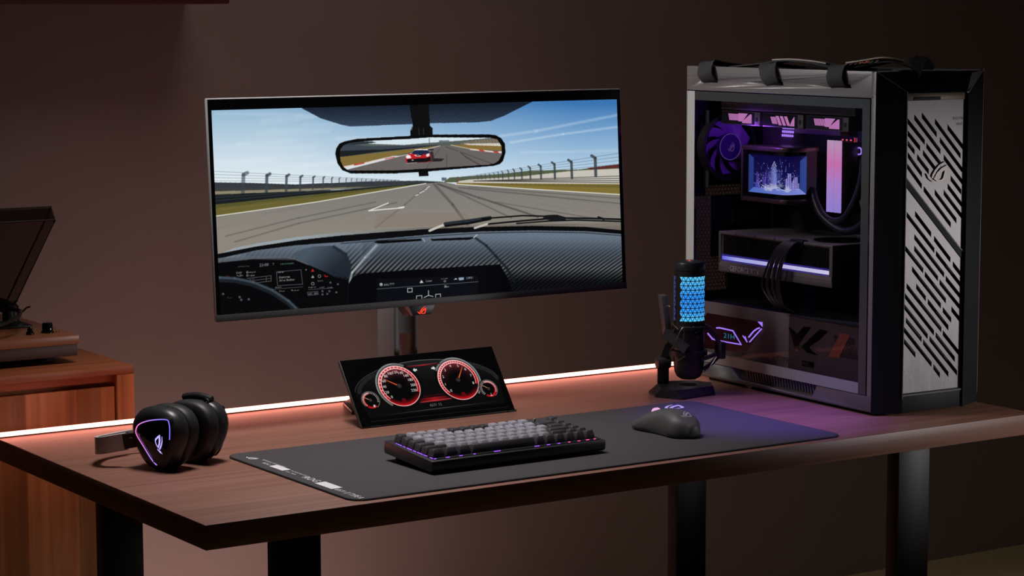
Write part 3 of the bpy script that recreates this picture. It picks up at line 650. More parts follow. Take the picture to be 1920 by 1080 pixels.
# cabinet and record player
cb = thing('cabinet', 'teak sideboard with a vertical grained door behind the left end of the desk', 'cabinet', (0, .9, 0))
MB().box(-1.2, .297, 0, .62, .811, .8265, .0015).obj('top_panel', 'cab_h', cb)
MB().box(.264, .297, 0, .62, .06, .811, .001).obj('side_panel', 'cab_v', cb)
MB().box(-1.2, .264, .02, .04, .06, .811).obj('back_rail', 'cab_h', cb)
MB().box(-1.2, .264, .0, .6, .0, .06).obj('plinth_base', 'darkwood', cb)
MB().box(-.26, .2605, .004, .024, .07, .7905, .0008).obj('door', 'cab_v', cb)
MB().box(-1.19, -.264, .004, .024, .07, .7905, .0008).obj('door', 'cab_v', cb)

tt = thing('record_player', 'wooden record player with smoked lid raised standing on the sideboard', 'record player', (-.19, .98, .8275))
MB().box(-.235, .414, .0, .35, .012, .0335, .001).obj('plinth', 'darkwood', tt)
MB().box(-.24, .417, -.002, .352, .0335, .05, .0012).obj('top_board', 'plinth', tt)
for x in (-.19, .37):
    for y in (.05, .3): MB().cyl((x, y, 0), (x, y, .012), .018, .02, 20).obj('foot', 'rubber', tt)
pl = MB().lathe([(.0, .052), (.148, .052), (.15, .055), (.15, .066), (.147, .068), (0, .068)], (.085, .175, 0), 64).obj('platter', 'chrome', tt)
MB().lathe([(0, .0685), (.147, .0685), (.147, .071), (0, .071)], (.085, .175, 0), 64).obj('record', 'gloss', pl)
MB().lathe([(0, .0715), (.05, .0715), (.05, .072), (0, .072)], (.085, .175, 0), 32).obj('record_label', 'redprint', pl)
kb = MB(); kb.lathe([(0, .05), (.0115, .05), (.0118, .0525), (.0098, .054), (.0094, .066), (.008, .0685), (0, .0685)], (.379, .052, 0), 28).obj('speed_knob', 'gloss', tt)
ar = MB().lathe([(0, .05), (.0075, .05), (.0075, .053), (.0045, .057), (.004, .064), (0, .064)], (.343, .045, 0), 20).obj('arm_lift_knob', 'gloss', tt)
tb = MB(); tb.lathe([(0, .05), (.028, .05), (.028, .056), (.02, .058), (.014, .062), (.014, .088), (.010, .092), (0, .092)], (.355, .165, 0), 28); tb.box(.325, .385, .135, .215, .05, .055, .002); tb.box(.343, .353, .15, .18, .06, .092, .001)
ab = tb.obj('tonearm_base', 'black', tt)
MB().tube([(.355, .165, .083), (.352, .11, .085), (.33, .06, .083), (.29, .02, .078), (.255, .005, .074)], .0035, 8).obj('tonearm', 'satin', tt)
MB().cyl((.357, .19, .083), (.36, .235, .084), .013, None, 20).obj('counterweight', 'black', tt)
MB().tube([(.345, .15, .08), (.35, .135, .098), (.354, .13, .103)], .0022, 8).obj('lift_lever', 'satin', tt)
MB().tube([(.372, .17, .07), (.385, .165, .083), (.39, .16, .085)], .0016, 6).obj('anti_skate_hook', 'satin', tt)
MB().box(.235, .262, -.02, .015, .066, .077, .002).obj('cartridge', 'redprint', tt)
for x in (.395, .4): MB().cyl((x, .05, .05), (x, .05, .0525), .0008, None, 8).obj('setting_mark', 'rubber', tt)
# lid: shallow smoked box hinged at the back, open about 55 degrees
hy, hz = .337, .0765; an = math.radians(40)
def LF(u, v, x): return (x, hy - u * math.cos(an) - v * math.sin(an), hz + u * math.sin(an) - v * math.cos(an))
lid = MB(); Lx, Lw, Ld, th = -.23, .413, .305, .0035
def slab(us, vs, x0, x1):
    return [[LF(us[0], vs[0], x) for x in (x0, x1)] + [LF(us[1], vs[1], x) for x in (x1, x0)]]
def lidbox(u0, u1, v0, v1, x0, x1):
    lid.loft([[LF(u, v, x0) for u, v in ((u0, v0), (u1, v0), (u1, v1), (u0, v1))], [LF(u, v, x1) for u, v in ((u0, v0), (u1, v0), (u1, v1), (u0, v1))]])
lidbox(0, Ld, 0, th, Lx, Lw); lidbox(Ld - th, Ld, th, .029, Lx, Lw); lidbox(0, Ld - th, th, .029, Lx, Lx + th); lidbox(0, Ld - th, th, .029, Lw - th, Lw)
lo = lid.obj('dust_lid', 'smoke', tt, smooth=False)
MB().tube([LF(Ld, -.0005, Lx), LF(Ld, -.0005, Lw), LF(0, -.0005, Lw)], .0012, 6).obj('lid_edge', 'black', lo)
MB().tube([LF(Ld + .0003, .0295, Lx), LF(Ld + .0003, .0295, Lw), LF(0, .0295, Lw)], .0012, 6).obj('lid_edge', 'black', lo)
MB().cyl(LF(Ld - .008, .0265, Lw + .0005), LF(Ld - .008, .0265, Lw + .004), .004, None, 14).obj('lid_bumper', 'webprint', lo)
for x in (-.15, .33): MB().box(x, x + .03, .325, .35, .05, .078, .002).obj('hinge', 'black', tt)

# ------------------------------------------------------------------ wide monitor
mo = thing('monitor', 'wide black monitor showing a race track seen through a windscreen', 'monitor', (.742, .69, .74))
def MF(x, y, z): return Matrix.Translation((x - .742, y - .69, z - .74))
tl = math.radians(3.5)
PF = MF(.3235, .62, .9314) @ Matrix.Rotation(-tl, 4, 'X')         # panel frame: x along, y back, z up
W, H = .8555, .3762
ph = MB(PF); ph.box(0, W, .0008, .0075, 0, H, .002); ph.box(.012, W - .012, .0075, .018, .012, H - .012, .004); ph.box(.18, W - .18, .018, .045, .06, H - .06, .014); ph.obj('housing', 'silver', mo)
MB(PF).box(.0022, W - .0022, 0, .0008, .0122, H - .002).obj('front_glass', 'glassblk', mo, smooth=False)
screen_obj('screen', PF @ Matrix(((1, 0, 0, .0087), (0, 0, -1, -.0004), (0, 1, 0, .0125), (0, 0, 0, 1))), .8365, .3435, M['race'], mo)
MB(PF).box(.001, W - .001, -.0006, .001, .0004, .0122, .0004).obj('chin_bezel', 'midgrey', mo)
lb = MB(PF).prism([(.372, -.0002), (.437, -.0002), (.428, -.0175), (.383, -.0175)], 'y', .008, .034, .001).obj('logo_lamp_housing', 'black', mo)
MB(PF).prism([(.3715, .0), (.3805, .0), (.389, -.0172), (.384, -.0172)], 'y', .0065, .008).obj('lamp_side_window', 'orangepanel', lb)
emblem('lit_emblem', 'redlogo', lb, PF @ V((.3985, .0075, -.0152)), PF.to_3x3() @ V((1, 0, 0)), PF.to_3x3() @ V((0, 0, 1)), .019, .0135)
# stand: two-faced column with a cable slot, flat polygon foot
T0 = MF(0, 0, 0)
col = MB(T0).box(.7165, .7665, .70, .76, .747, 1.12, .002).obj('column', 'standgrey', mo)
ct = MB(T0).box(.7275, .7595, .68, .78, .765, .872).obj('t', None, mo); cut(col, ct)
MB(T0).box(.69, .79, .66, .70, 1.05, 1.14, .004).obj('tilt_mount', 'satin', mo)
MB(T0).prism([(.608, .665), (.64, .755), (.675, .79), (.81, .79), (.85, .755), (.88, .665)], 'z', .74, .747, .002).obj('foot_plate', 'satin', mo)

# ------------------------------------------------------------------ instrument display
di = thing('small_display', 'small tilted display showing red instrument gauges in front of the monitor', 'display', (.71, .56, .74))
t2 = math.atan2(.0775, .1065)
DF = Matrix.Translation((.552 - .71, .5305 - .56, .0022)) @ Matrix.Rotation(-t2, 4, 'X')
DW, DH = .3155, .132
MB(DF).box(0, DW, 0, .0075, 0, DH, .0012).obj('housing', 'midgrey', di)
MB(DF).box(.001, DW - .001, -.0006, 0, .001, DH - .001).obj('front_glass', 'glassblk', di, smooth=False)
screen_obj('screen', DF @ Matrix(((1, 0, 0, .0022), (0, 0, -1, -.0009), (0, 1, 0, .0022), (0, 0, 0, 1))), DW - .0044, DH - .0044, M['gauges'], di)
MB().loft([[(x, .03, 0) for x in (-.09, .09)] + [(x, .09, 0) for x in (.09, -.09)], [(x, .028, .004) for x in (-.09, .09)] + [(x, .088, .004) for x in (.09, -.09)]]).obj('foot', 'black', di, smooth=False)
MB().prism([(.082, .0035), (.088, .0035), (.046, .088), (.04, .086)], 'x', -.06, .06).obj('prop_leg', 'black', di, smooth=False)
for x in (-.14, .14): MB().box(x, x + .02, -.03, -.022, 0, .0035, .001).obj('rubber_foot', 'rubber', di)

# ------------------------------------------------------------------ desk mat
def rrect(x0, x1, y0, y1, r, n=6):
    p = []
    for cx, cy, a in ((x1 - r, y1 - r, 0), (x0 + r, y1 - r, 90), (x0 + r, y0 + r, 180), (x1 - r, y0 + r, 270)):
        p += [(cx + r * math.cos(math.radians(a + 90 * i / n)), cy + r * math.sin(math.radians(a + 90 * i / n))) for i in range(n + 1)]
    return p
mt = thing('desk_mat', 'dark cloth desk mat with white print under the keyboard', 'desk mat', (.72, .228, .74))
MX, MY = .72, .228
MB().prism([(x - MX, y - MY) for x, y in rrect(.247, 1.189, .017, .438, .024)], 'z', 0, .0032, .0008).obj('cloth', 'mat', mt)
MB().tube([(x - MX, y - MY, .0016) for x, y in rrect(.247, 1.189, .017, .438, .024)], .0016, 6, True).obj('stitched_edge', 'pad', mt)
zz = .00345
emblem('printed_emblem', 'white', mt, (1.078 - MX, .378 - MY, zz), (1, 0, 0), (0, 1, 0), .062, .042)
def mp(name, x, y, body, size, width, m='white'): lettering(name, body, m, mt, (x - MX, y - MY, zz), (0, -1, 0), (1, 0, 0), size, width)
# print down the left edge, reading towards the front
emblem('printed_emblem', 'white', mt, (.263 - MX, .402 - MY, zz), (0, -1, 0), (1, 0, 0), .026, .016)
def mbar(y0, y1, x0, x1): return MB().prism([(x0 - MX, y0 - MY), (x1 - MX, y0 - MY), (x1 - MX, y1 - MY), (x0 - MX, y1 - MY)], 'z', .003, zz).obj('printed_block', 'white', mt, smooth=False)
mp('printed_text', .276, .366, 'REPUBLIC OF GAMERS', .006, .075); mp('printed_text', .264, .343, 'ROG', .009, .02)
mbar(.27, .315, .262, .277); mp('printed_text', .272, .262, 'FOR THOSE WHO DARE', .005, .05); mp('printed_text', .263, .262, 'EST. 2006', .005, .032)
mp('printed_text', .262, .207, 'ROG', .018, .042); mbar(.105, .158, .258, .277); mp('printed_text', .26, .1, 'EST', .011, .024)
mp('printed_text', .258, .072, '/// TYPE A', .016, .05)

# ------------------------------------------------------------------ keyboard
ky = thing('keyboard', 'compact black mechanical keyboard with violet glow under its keys', 'keyboard', (.6, .185, .7435))
KW, KD = .328, .147; sl = math.radians(3.2)
KF = Matrix.Translation((-KW / 2, -KD / 2 - .002, .003)) @ Matrix.Rotation(sl, 4, 'X')
body = MB(KF).prism([(0, .004), (.004, .0), (KD - .004, .0), (KD, .004), (KD, .02), (0, .018)], 'x', 0, KW, .0018).obj('case', 'kbcase', ky)
MB(KF).box(.007, KW - .007, .007, KD - .009, .0185, .0192).obj('switch_plate', 'black', ky, smooth=False)
for x in (.012, KW - .06): MB().box(x - KW / 2, x + .048 - KW / 2, KD / 2 - .03, KD / 2 - .018, 0, .0125, .001).obj('foot', 'rubber', ky)
for x in (.012, KW - .06): MB().box(x - KW / 2, x + .048 - KW / 2, -KD / 2 + .004, -KD / 2 + .014, 0, .0045, .001).obj('foot', 'rubber', ky)
P = .01925; kx0, ky0 = .0102, KD - .0165
rows = [[1] * 13 + [-2, 1], [1] * 13 + [2, 1], [1.5] + [1] * 12 + [1.5, 1], [1.75] + [1] * 11 + [2.25, 1], [2.25] + [1] * 10 + [1.75, 1, 1], [1.25, 1.25, 1.25, 6.25, 1, 1, 1, 1, 1, 1]]
def keycap(x, y, w, r, dark):
    hw, hd = w * P / 2 - .0008, P / 2 - .0008; h = (.0118, .0108, .0102, .0100, .0102, .0104)[r]; tilt = (.0, .0004, .0, -.0004, -.001, -.0012)[r]
    tw, td = hw - .0028, hd - .0026
    def ring(a, b, z, dy, k=0): return [(x + sx * (a - (.0012 if c else 0)), y + dy + sy * (b - (0 if c else .0012)), z + k * sy) for sx, sy, c in ((-1, -1, 1), (1, -1, 1), (1, -1, 0), (1, 1, 0), (1, 1, 1), (-1, 1, 1), (-1, 1, 0), (-1, -1, 0))]
    z0 = .0205
    m = MB(KF); m.loft([ring(hw, hd, z0, 0), ring(hw - .0006, hd - .0005, z0 + .003, 0), ring(tw + .0004, td + .0004, z0 + h - .0008, .0008, tilt), ring(tw - .0004, td - .0004, z0 + h, .0008, tilt), ring(tw * .6, td * .6, z0 + h - .0006, .0008, tilt * .6)])
    return m.obj('keycap', 'keydark' if dark else 'key', ky, ang=40)
for r, row in enumerate(rows):
    u = 0.
    for w in row:
        if w > 0:
            x, y = kx0 + (u + w / 2) * P, ky0 - (r + .0) * P * 1.06 - .004
            k = keycap(x, y, w, r, (w != 1 and w < 6) or u >= 13.5 or r == 5 or (u == 0 and r < 2) or (r == 0 and 5 <= u < 9) or (r == 4 and u > 13))
            if r == 1 and 1 <= u <= 12.5:
                MB(KF).cyl((x - .0005, y - .0035, .0318), (x - .0005, y - .0035, .0322), .0008, None, 8).obj('legend_light', 'keydot', k, smooth=False)
        u += abs(w)
g = MB(KF)
for y, h in ((.122, .004), (.112, .012), (.098, .006), (.082, .014), (.066, .008), (.05, .016), (.034, .01), (.016, .008)): g.box(.0078, .0088, y - h / 2, y + h / 2, .0192, .0201)
for x, w in ((.011, .004), (.034, .007), (.058, .006), (.083, .004), (.125, .012), (.2, .009), (.222, .006), (.242, .005)): g.box(x - w / 2, x + w / 2, .0086, .0096, .0192, .0200)
g.obj('backlight', 'keyled', ky, smooth=False)
g = MB(KF)
for x, w in ((.262, .004), (.281, .005), (.298, .006), (.312, .004)): g.box(x - w / 2, x + w / 2, .0086, .0096, .0192, .0200)
g.obj('backlight', 'keyledpink', ky, smooth=False)
MB(KF).box(.2755, .2795, KD - .016, KD - .013, .024, .0315, .0005).obj('indicator', 'webprint', ky)

# ------------------------------------------------------------------ mouse
ms = thing('mouse', 'black wireless mouse with a small grey emblem on the mat', 'mouse', (.955, .195, .7436), math.radians(3))
def msec(t):
    """cross-section at t (0 rear, 1 front): half width, height"""
    hw = .0318 * (1 - .16 * math.exp(-((t - .52) / .22) ** 2)) * min(1, (1 - (1 - min(t / .22, 1)) ** 2.4 * .55)) * (1 - max(0, t - .8) ** 2 * 3)
    h = .043 * (1 - abs(t - .38) ** 1.9 * (1.5 if t > .38 else 2.6)) 
    return hw, max(h, .012)
rings = []
for i in range(29):
    t = i / 28; hw, h = msec(t); y = -.0635 + .127 * t
    if t in (0, 1): y += 0
    rings.append([(hw * s * (1 - .16 * (1 - abs(s)) * 0) * (.9 + .1 * 1), y, .0015 + (h - .0015) * z) for s, z in [(-.92, 0), (-1, .18), (-.97, .42), (-.9, .66), (-.74, .85), (-.48, .96), (-.18, 1.0), (.18, 1.0), (.48, .96), (.74, .85), (.9, .66), (.97, .42), (1, .18), (.92, 0)]])
def squash(R, k, dy): # rounded end cap
    cx = sum(p[0] for p in R) / len(R); zc = .012
    return [(cx + (p[0] - cx) * k, p[1] + dy, zc + (p[2] - zc) * k) for p in R]
rings = [squash(rings[0], .62, -.0052), squash(rings[0], .86, -.0032)] + rings + [squash(rings[-1], .9, .003), squash(rings[-1], .66, .0045)]
sh_ = MB().loft(rings).obj('shell', 'mouse', ms, ang=70)
MB().box(-.0055, -.0045, .008, .058, .0, .001).obj('skate', 'rubber', ms)
def mz(t): return msec(t)[1]
MB().cyl((-.0042, .031, mz(.75) - .0042), (.0042, .031, mz(.75) - .0042), .0095, None, 24, bev=.001).obj('scroll_wheel', 'wheel', ms)
def onshell(p):
    t = (p[1] + .0635) / .127; hw, h = msec(min(max(t, 0), 1)); s = min(abs(p[0]) / hw, 1)
    z = np.interp(s, [0, .18, .48, .74, .9, .97], [1., 1., .96, .85, .66, .42]); return V((p[0], p[1], .0015 + (h - .0015) * float(z) + .0005))
MB().tube([onshell((0, .004 + k * .005, 0)) - V((0, 0, .0006)) for k in range(11)], .0005, 6).obj('button_split', 'rubber', ms)
emblem('printed_emblem', 'dimwhite', ms, (-.011, -.05, 0), (1, .0, 0), (0, 1, 0), .024, .019, warp=onshell)

# ------------------------------------------------------------------ headset
hs = thing('headset', 'black over-ear headset with a glowing triangle on its ear cup', 'headset', (.17, .42, .74))
HO = V((.17, .42, .74)); ha = math.radians(26)
ax = V((math.cos(ha), math.sin(ha), 0)); bd = V((-math.sin(ha), math.cos(ha), 0)); up = V((0, 0, 1))
def outline(k, n=40, sx=.049, sz=.0505):
    """rounded egg outline in the ear cup plane (b, z)"""
    out = []
    for i in range(n):
        t = 2 * PI * i / n; c, s = math.cos(t), math.sin(t)
        r = 1 + .07 * math.cos(3 * (t - PI / 2) + PI)
        out.append((sx * c * r * k, sz * s * r * k))
    return out
def cup_rings(c, d, prof):
    return [[c + d * o + bd * p[0] + up * p[1] for p in outline(k)] for o, k in prof]
tri = [(b_ - .008, z_ - .003) for b_, z_ in [(.041, .012), (.034, .022), (.012, .030), (-.018, .034), (-.0255, .029), (-.0262, .008), (-.022, -.018), (-.012, -.036), (-.002, -.040), (.010, -.032), (.028, -.010), (.039, .004)]]
def spline(P, n=6):
    out = []
    for i in range(len(P)):
        a, b, c, d = (V((*P[(i + j - 1) % len(P)], 0)) for j in range(4))
        for k in range(n):
            t = k / n; q = .5 * ((2 * b) + (c - a) * t + (2 * a - 5 * b + 4 * c - d) * t * t + (3 * b - a - 3 * c + d) * t ** 3)
            out.append((q.x, q.y))
    return out
def ear(c, d, lit):
    e = MB().loft(cup_rings(c, d, [(0., .66), (.0015, .8), (.006, .92), (.014, .995), (.024, 1.), (.03, .96), (.032, .9)])).obj('ear_cup', 'satin', hs, ang=60)
    MB().loft(cup_rings(c, d, [(.031, .8), (.032, .94), (.036, 1.0), (.046, 1.01), (.054, .98), (.058, .9), (.058, .62), (.05, .58)]), cap=False).obj('ear_cushion', 'pad', hs, ang=60)
    for p in e.data.vertices: pass
    ts = spline(tri, 5); k = .98
    f = MB(); f.loft([[c - d * .0008 + bd * p[0] * k + up * p[1] * k for p in ts], [c - d * .0014 + bd * p[0] * .96 + up * p[1] * .96 for p in ts]]); f.obj('face_plate', 'gloss', e, ang=60)
    MB().loft([[c + d * .004 + bd * p[0] * 1.12 + up * p[1] * 1.12 for p in ts], [c - d * .0006 + bd * p[0] * 1.03 + up * p[1] * 1.03 for p in ts]]).obj('plate_rim', 'satin', e, ang=60)
    return e, ts
hc1 = V((.112, .398, .793)) - HO - ax * .012; e1, ts = ear(hc1, ax, True)
n = len(ts)
# ring object carries its own frame so the colour runs along it
rp = [V((p[0], p[1], 0)) for p in ts[:n * 2 // 3 + 2]]
FR = Matrix(((bd.x, 0, -ax.x, 0), (bd.y, 0, -ax.y, 0), (0, 1, 0, 0), (0, 0, 0, 1))); FR.translation = hc1 - ax * .0012
order = ts[41:] + ts[:27]
ro = MB().tube([(p[0] * 1.0, p[1] * 1.0, 0) for p in order], .0008, 6).obj('light_ring', 'ring', e1); ro.matrix_local = FR
emblem('lit_emblem', 'earlogo', e1, hc1 - ax * .0018 - bd * .014 + up * -.0265, up * .93 + bd * .37, -bd, .03, .018)
MB().cyl(hc1 - ax * .001 - up * .037 - bd * .003, hc1 - ax * .0022 - up * .037 - bd * .003, .0018, None, 12).obj('status_light', 'webprint', e1)
hc2 = V((.222, .446, .793)) - HO; e2, _ = ear(hc2, -ax, False)
MB().tube([hc2 + up * (.046 + .0045 * math.sin(PI * k / 8)) - ax * .022 + bd * (.03 - .055 * k / 8) for k in range(9)], .006, 12).obj('yoke_pivot', 'satin', hs)
MB().lathe([(.0022, 0), (.0048, 0), (.0048, .003), (.0022, .003), (.0022, 0)], n=20, X=frame(hc2 + up * .0445 - bd * .021 - ax * .032, bd, up)).obj('hinge_ring', 'midgrey', hs)
yk = MB(); 
bpts = [V(p) - HO for p in ((.152, .418, .788), (.118, .432, .786), (.091, .441, .783), (.067, .453, .779), (.051, .466, .775), (.047, .483, .772), (.057, .506, .769), (.08, .528, .766), (.118, .541, .766), (.158, .54, .769), (.195, .522, .775), (.213, .49, .782))]
def bez(P, n=5):
    out = []
    for i in range(len(P) - 1):
        a, b, c, d = P[max(i - 1, 0)], P[i], P[i + 1], P[min(i + 2, len(P) - 1)]
        for k in range(n):
            t = k / n; out.append(.5 * ((2 * b) + (c - a) * t + (2 * a - 5 * b + 4 * c - d) * t * t + (3 * b - a - 3 * c + d) * t ** 3))
    return out + [P[-1]]
bb = bez(bpts)
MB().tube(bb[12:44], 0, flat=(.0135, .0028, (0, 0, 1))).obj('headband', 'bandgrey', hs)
MB().tube([p * 1. + (V((.11, .49, p.z + HO.z)) - HO - p).normalized() * .006 for p in bb[14:42]], 0, flat=(.011, .004, (0, 0, 1))).obj('headband_pad', 'pad', hs)
MB().tube(bb[3:14], 0, flat=(.0115, .003, (0, 0, 1))).obj('yoke', 'satin', hs)
MB().tube(bb[43:54], 0, flat=(.0115, .003, (0, 0, 1))).obj('yoke', 'satin', hs)
MB().tube([p - ax * .0034 + up * .004 for p in bb[5:12]], .0011, 6).obj('yoke_trim', 'midgrey', hs)

# ------------------------------------------------------------------ microphone
mc = thing('microphone', 'black desktop microphone with glowing blue lattice on a tilted shock mount', 'microphone', (1.236, .503, .74))
r_ = V((.836, -.549, 0)); f_ = V((.549, .836, 0))
def Q(r, f, z): return r_ * r + f_ * f + V((0, 0, z))
bo = [(-.052, .055), (-.07, .01), (-.047, -.042), (.04, -.029), (.067, .008), (.05, .06), (0, .08)]
to = [(-.03, .055), (-.064, .0), (-.054, -.03), (.036, -.028), (.06, .008), (.045, .05), (0, .066)]
MB().loft([[(x, y, 0) for x, y in bo], [(x, y, .004) for x, y in bo], [(x, y, .017) for x, y in to]]).obj('base', 'satin', mc, ang=20)
MB().lathe([(0, .0172), (.016, .0172), (.016, .0178), (0, .0178)], Q(.0, .015, 0), 24).obj('base_disc', 'rubber', mc)
MB().box(-.011, .011, -.006, .006, .016, .064, .003, X=Matrix.Translation(Q(-.046, .028, 0)) @ Matrix.Rotation(-.6, 4, 'Z')).obj('upright', 'satin', mc)
MB().cyl(Q(-.058, .022, .057), Q(-.034, .03, .057), .0115, None, 24, bev=.001).obj('pivot', 'midgrey', mc)
MB().tube([Q(-.046, .03, .056), Q(-.036, .03, .085), Q(-.026, .028, .1)], 0, flat=(.010, .006, r_ * .3 + f_ * .9)).obj('arm', 'satin', mc)
RB = .0285
MB().lathe([(0, .03), (.014, .0305), (.022, .035), (.0265, .044), (RB, .06), (RB, .232), (.0275, .2325), (.0275, .234), (RB, .2345), (RB, .246), (.0268, .2495), (.024, .251), (0, .251)], n=48).obj('body', 'satin', mc, ang=30)
MB().lathe([(0, .2512), (.0022, .2512), (.0022, .2518), (0, .2518)], Q(0, .002, 0), 12).obj('mute_light', 'redlogo', mc)
def lattice(a0, a1, name, m):
    """small triangles wrapped on the barrel, angles from the camera-facing side"""
    vs, fs = [], []; rowsn = 10; z0, z1 = .1405, .2245; hz_ = (z1 - z0) / rowsn; wd_ = .0086 / RB; R = RB + .0003; base = math.atan2(-f_.y, -f_.x)
    for j in range(rowsn):
        za = z0 + j * hz_; i = -40
        while i < 40:
            for flip in (0, 1):
                c_ = i * wd_ + (wd_ / 2 if (j % 2) else 0) + (wd_ / 2 if flip else 0); h = wd_ / 2
                if a0 < c_ - h and c_ + h < a1 or (a0 < c_ < a1):
                    k = .76; zc = za + hz_ * (.36 if not flip else .64)
                    tri_ = [(c_ - h, za), (c_ + h, za), (c_, za + hz_)] if not flip else [(c_ - h, za + hz_), (c_, za), (c_ + h, za + hz_)]
                    b = len(vs)
                    for (a, z) in tri_:
                        a = min(max(c_ + (a - c_) * k, a0), a1); z = zc + (z - zc) * k
                        vs.append((R * math.cos(base + a), R * math.sin(base + a), z))
                    fs.append((b, b + 1, b + 2))
            i += 1
    o = MB(); o.faces(vs, fs); return o.obj(name, m, mc, smooth=False)
M['micblue'] = grad_emitter('mic_lattice_light2', 'Z', .138, .226, [(0, (.12, .68, 1.)), (.25, (.04, .36, 1.)), (.55, (.03, .3, 1.)), (1, (.12, .64, 1.))], .95)
lattice(-.72, 1.32, 'light_lattice', 'micblue'); lattice(-1.75, -1.15, 'side_lattice', 'micspeck')
MB().cyl(Q(.012, -.0272, .117), Q(.014, -.034, .117), .0075, .0065, 20, bev=.0008).obj('gain_knob', 'gloss', mc)
MB().cyl(Q(.006, -.0284, .131), Q(.006, -.0292, .131), .0012, None, 10).obj('status_light', 'white', mc)
# shock mount: three padded arms, struts and elastic cords
MB().box(-.006, .006, -.012, .012, -.036, .04, .002, X=Matrix.Translation(Q(-.044, .012, .147)) @ Matrix.Rotation(-.35, 4, 'Z') @ Matrix.Rotation(-.13, 4, 'Y')).obj('mount_arm', 'grey', mc)
MB().tube([Q(-.044, -.006, .118), Q(-.018, -.03, .098), Q(-.006, -.036, .09)], 0, flat=(.008, .006, (0, 0, 1))).obj('mount_arm', 'midgrey', mc)
MB().tube([Q(.026, -.016, .132), Q(.046, -.014, .115), Q(.056, -.012, .098)], 0, flat=(.007, .004, f_)).obj('mount_arm', 'satin', mc)
MB().box(-.006, .006, -.011, .011, -.018, .014, .003, X=Matrix.Translation(Q(.057, -.012, .088))).obj('mount_pad', 'satin', mc)
MB().tube([Q(.056, -.012, .076), Q(.042, -.014, .062), Q(.026, -.016, .05)], 0, flat=(.006, .003, f_)).obj('mount_strut', 'satin', mc)
MB().tube([Q(.052, -.014, .08), Q(.03, -.02, .072), Q(.024, -.018, .07)], 0, flat=(.006, .003, f_)).obj('mount_strut', 'satin', mc)
for pts in ([Q(-.043, -.01, .168), Q(-.036, -.016, .166), Q(-.034, -.02, .14), Q(-.022, -.03, .127)], [Q(-.026, -.032, .105), Q(-.02, -.034, .122), Q(-.013, -.034, .131), Q(-.012, -.036, .118), Q(-.014, -.037, .103)], [Q(.05, -.022, .118), Q(.04, -.024, .13), Q(.028, -.02, .136)], [Q(.05, -.024, .075), Q(.034, -.026, .052), Q(.026, -.02, .046)], [Q(-.03, -.026, .064), Q(-.016, -.032, .073), Q(-.008, -.033, .078)]):
    MB().tube(bez(pts, 5), .0009, 6).obj('elastic_cord', 'steel', mc)
MB().lathe([(RB + .0002, .074), (RB + .006, .076), (RB + .006, .084), (RB + .0002, .086)], n=40).obj('mount_ring', 'satin', mc)
MB().lathe([(RB + .0002, .122), (RB + .004, .124), (RB + .004, .13), (RB + .0002, .132)], n=40).obj('mount_ring', 'satin', mc)
MB().tube([Q(-.026, .03, .1), Q(-.012, .034, .09), Q(0, .032, .08)], .006, 8).obj('ball_joint', 'satin', mc)
# ------------------------------------------------------------------ computer tower
pc = thing('computer_tower', 'tall black computer tower with glass side showing violet lit parts', 'computer', (1.3596, .1388, .74), math.radians(-1.5))
CW, CD, CH = .25, .5555, .605
X = V((1, 0, 0)); Y = V((0, 1, 0)); Z = V((0, 0, 1))
# shell
bs = MB().box(0, CW, .0, CD, .006, .0345, .0015).obj('base', 'basealu', pc)
cutb = MB().prism([(.405, .05), (.405, .0345), (.386, .0135), (.164, .0115), (.15, .033), (.15, .05)], 'x', -.01, .012).obj('t', None, pc); cut(bs, cutb)
vt = MB()
for i in range(26):
    y = .372 - i * .0082
    vt.prism([(y, .0335 - .00008 * i), (y - .004, .0335), (y - .0085, .0165), (y - .0045, .0165)], 'x', .0095, .0122)
vt.obj('base_vent', 'midgrey', bs, smooth=False)
MB().tube([(.001, .3865, .0133), (.001, .164, .0113)], .0012, 6).obj('vent_lip', 'chrome', bs)
for y in (.03, .42):
    for x in (.03, .2): MB().box(x - .02, x + .02, y, y + .07, 0, .006, .001).obj('foot', 'rubber', pc)
tp = MB().box(0, .006, 0, CD, .559, .6055, .001).obj('top_rail', 'alu', pc)
sl_ = MB()
for y0 in (.456, .256, .066): sl_.prism([(y0, .575), (y0 + .055, .575), (y0 + .055, .5815), (y0 + .003, .5815)], 'x', -.01, .02)
cut(tp, sl_.obj('t', None, pc))
MB().box(.244, CW, 0, CD, .0345, .6055, .001).obj('right_panel', 'dalu', pc)
MB().box(.006, .244, .01, CD, .596, .602).obj('top_panel', 'dalu', pc)
MB().box(0, .008, .0005, .0125, .0345, .6055, .001).obj('front_rail', 'alu', pc)
MB().box(0, .004, .5535, CD, .0345, .559).obj('rear_rail', 'alu', pc)
# glass side with its printed border
gl = MB().box(0, .003, .0145, .5525, .0355, .5575).obj('side_glass', 'glass', pc, smooth=False)
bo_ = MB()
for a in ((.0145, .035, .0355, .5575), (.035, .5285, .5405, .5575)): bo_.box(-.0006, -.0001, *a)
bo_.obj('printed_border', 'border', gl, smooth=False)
MB().box(-.0006, -.0001, .5285, .5525, .0355, .5575).obj('rear_strip', 'silver', gl, smooth=False)  # rear strip, paler than the rest of the border
MB().box(-.0006, -.0001, .035, .5285, .0355, .0555).obj('lower_strip', 'standgrey', gl, smooth=False)
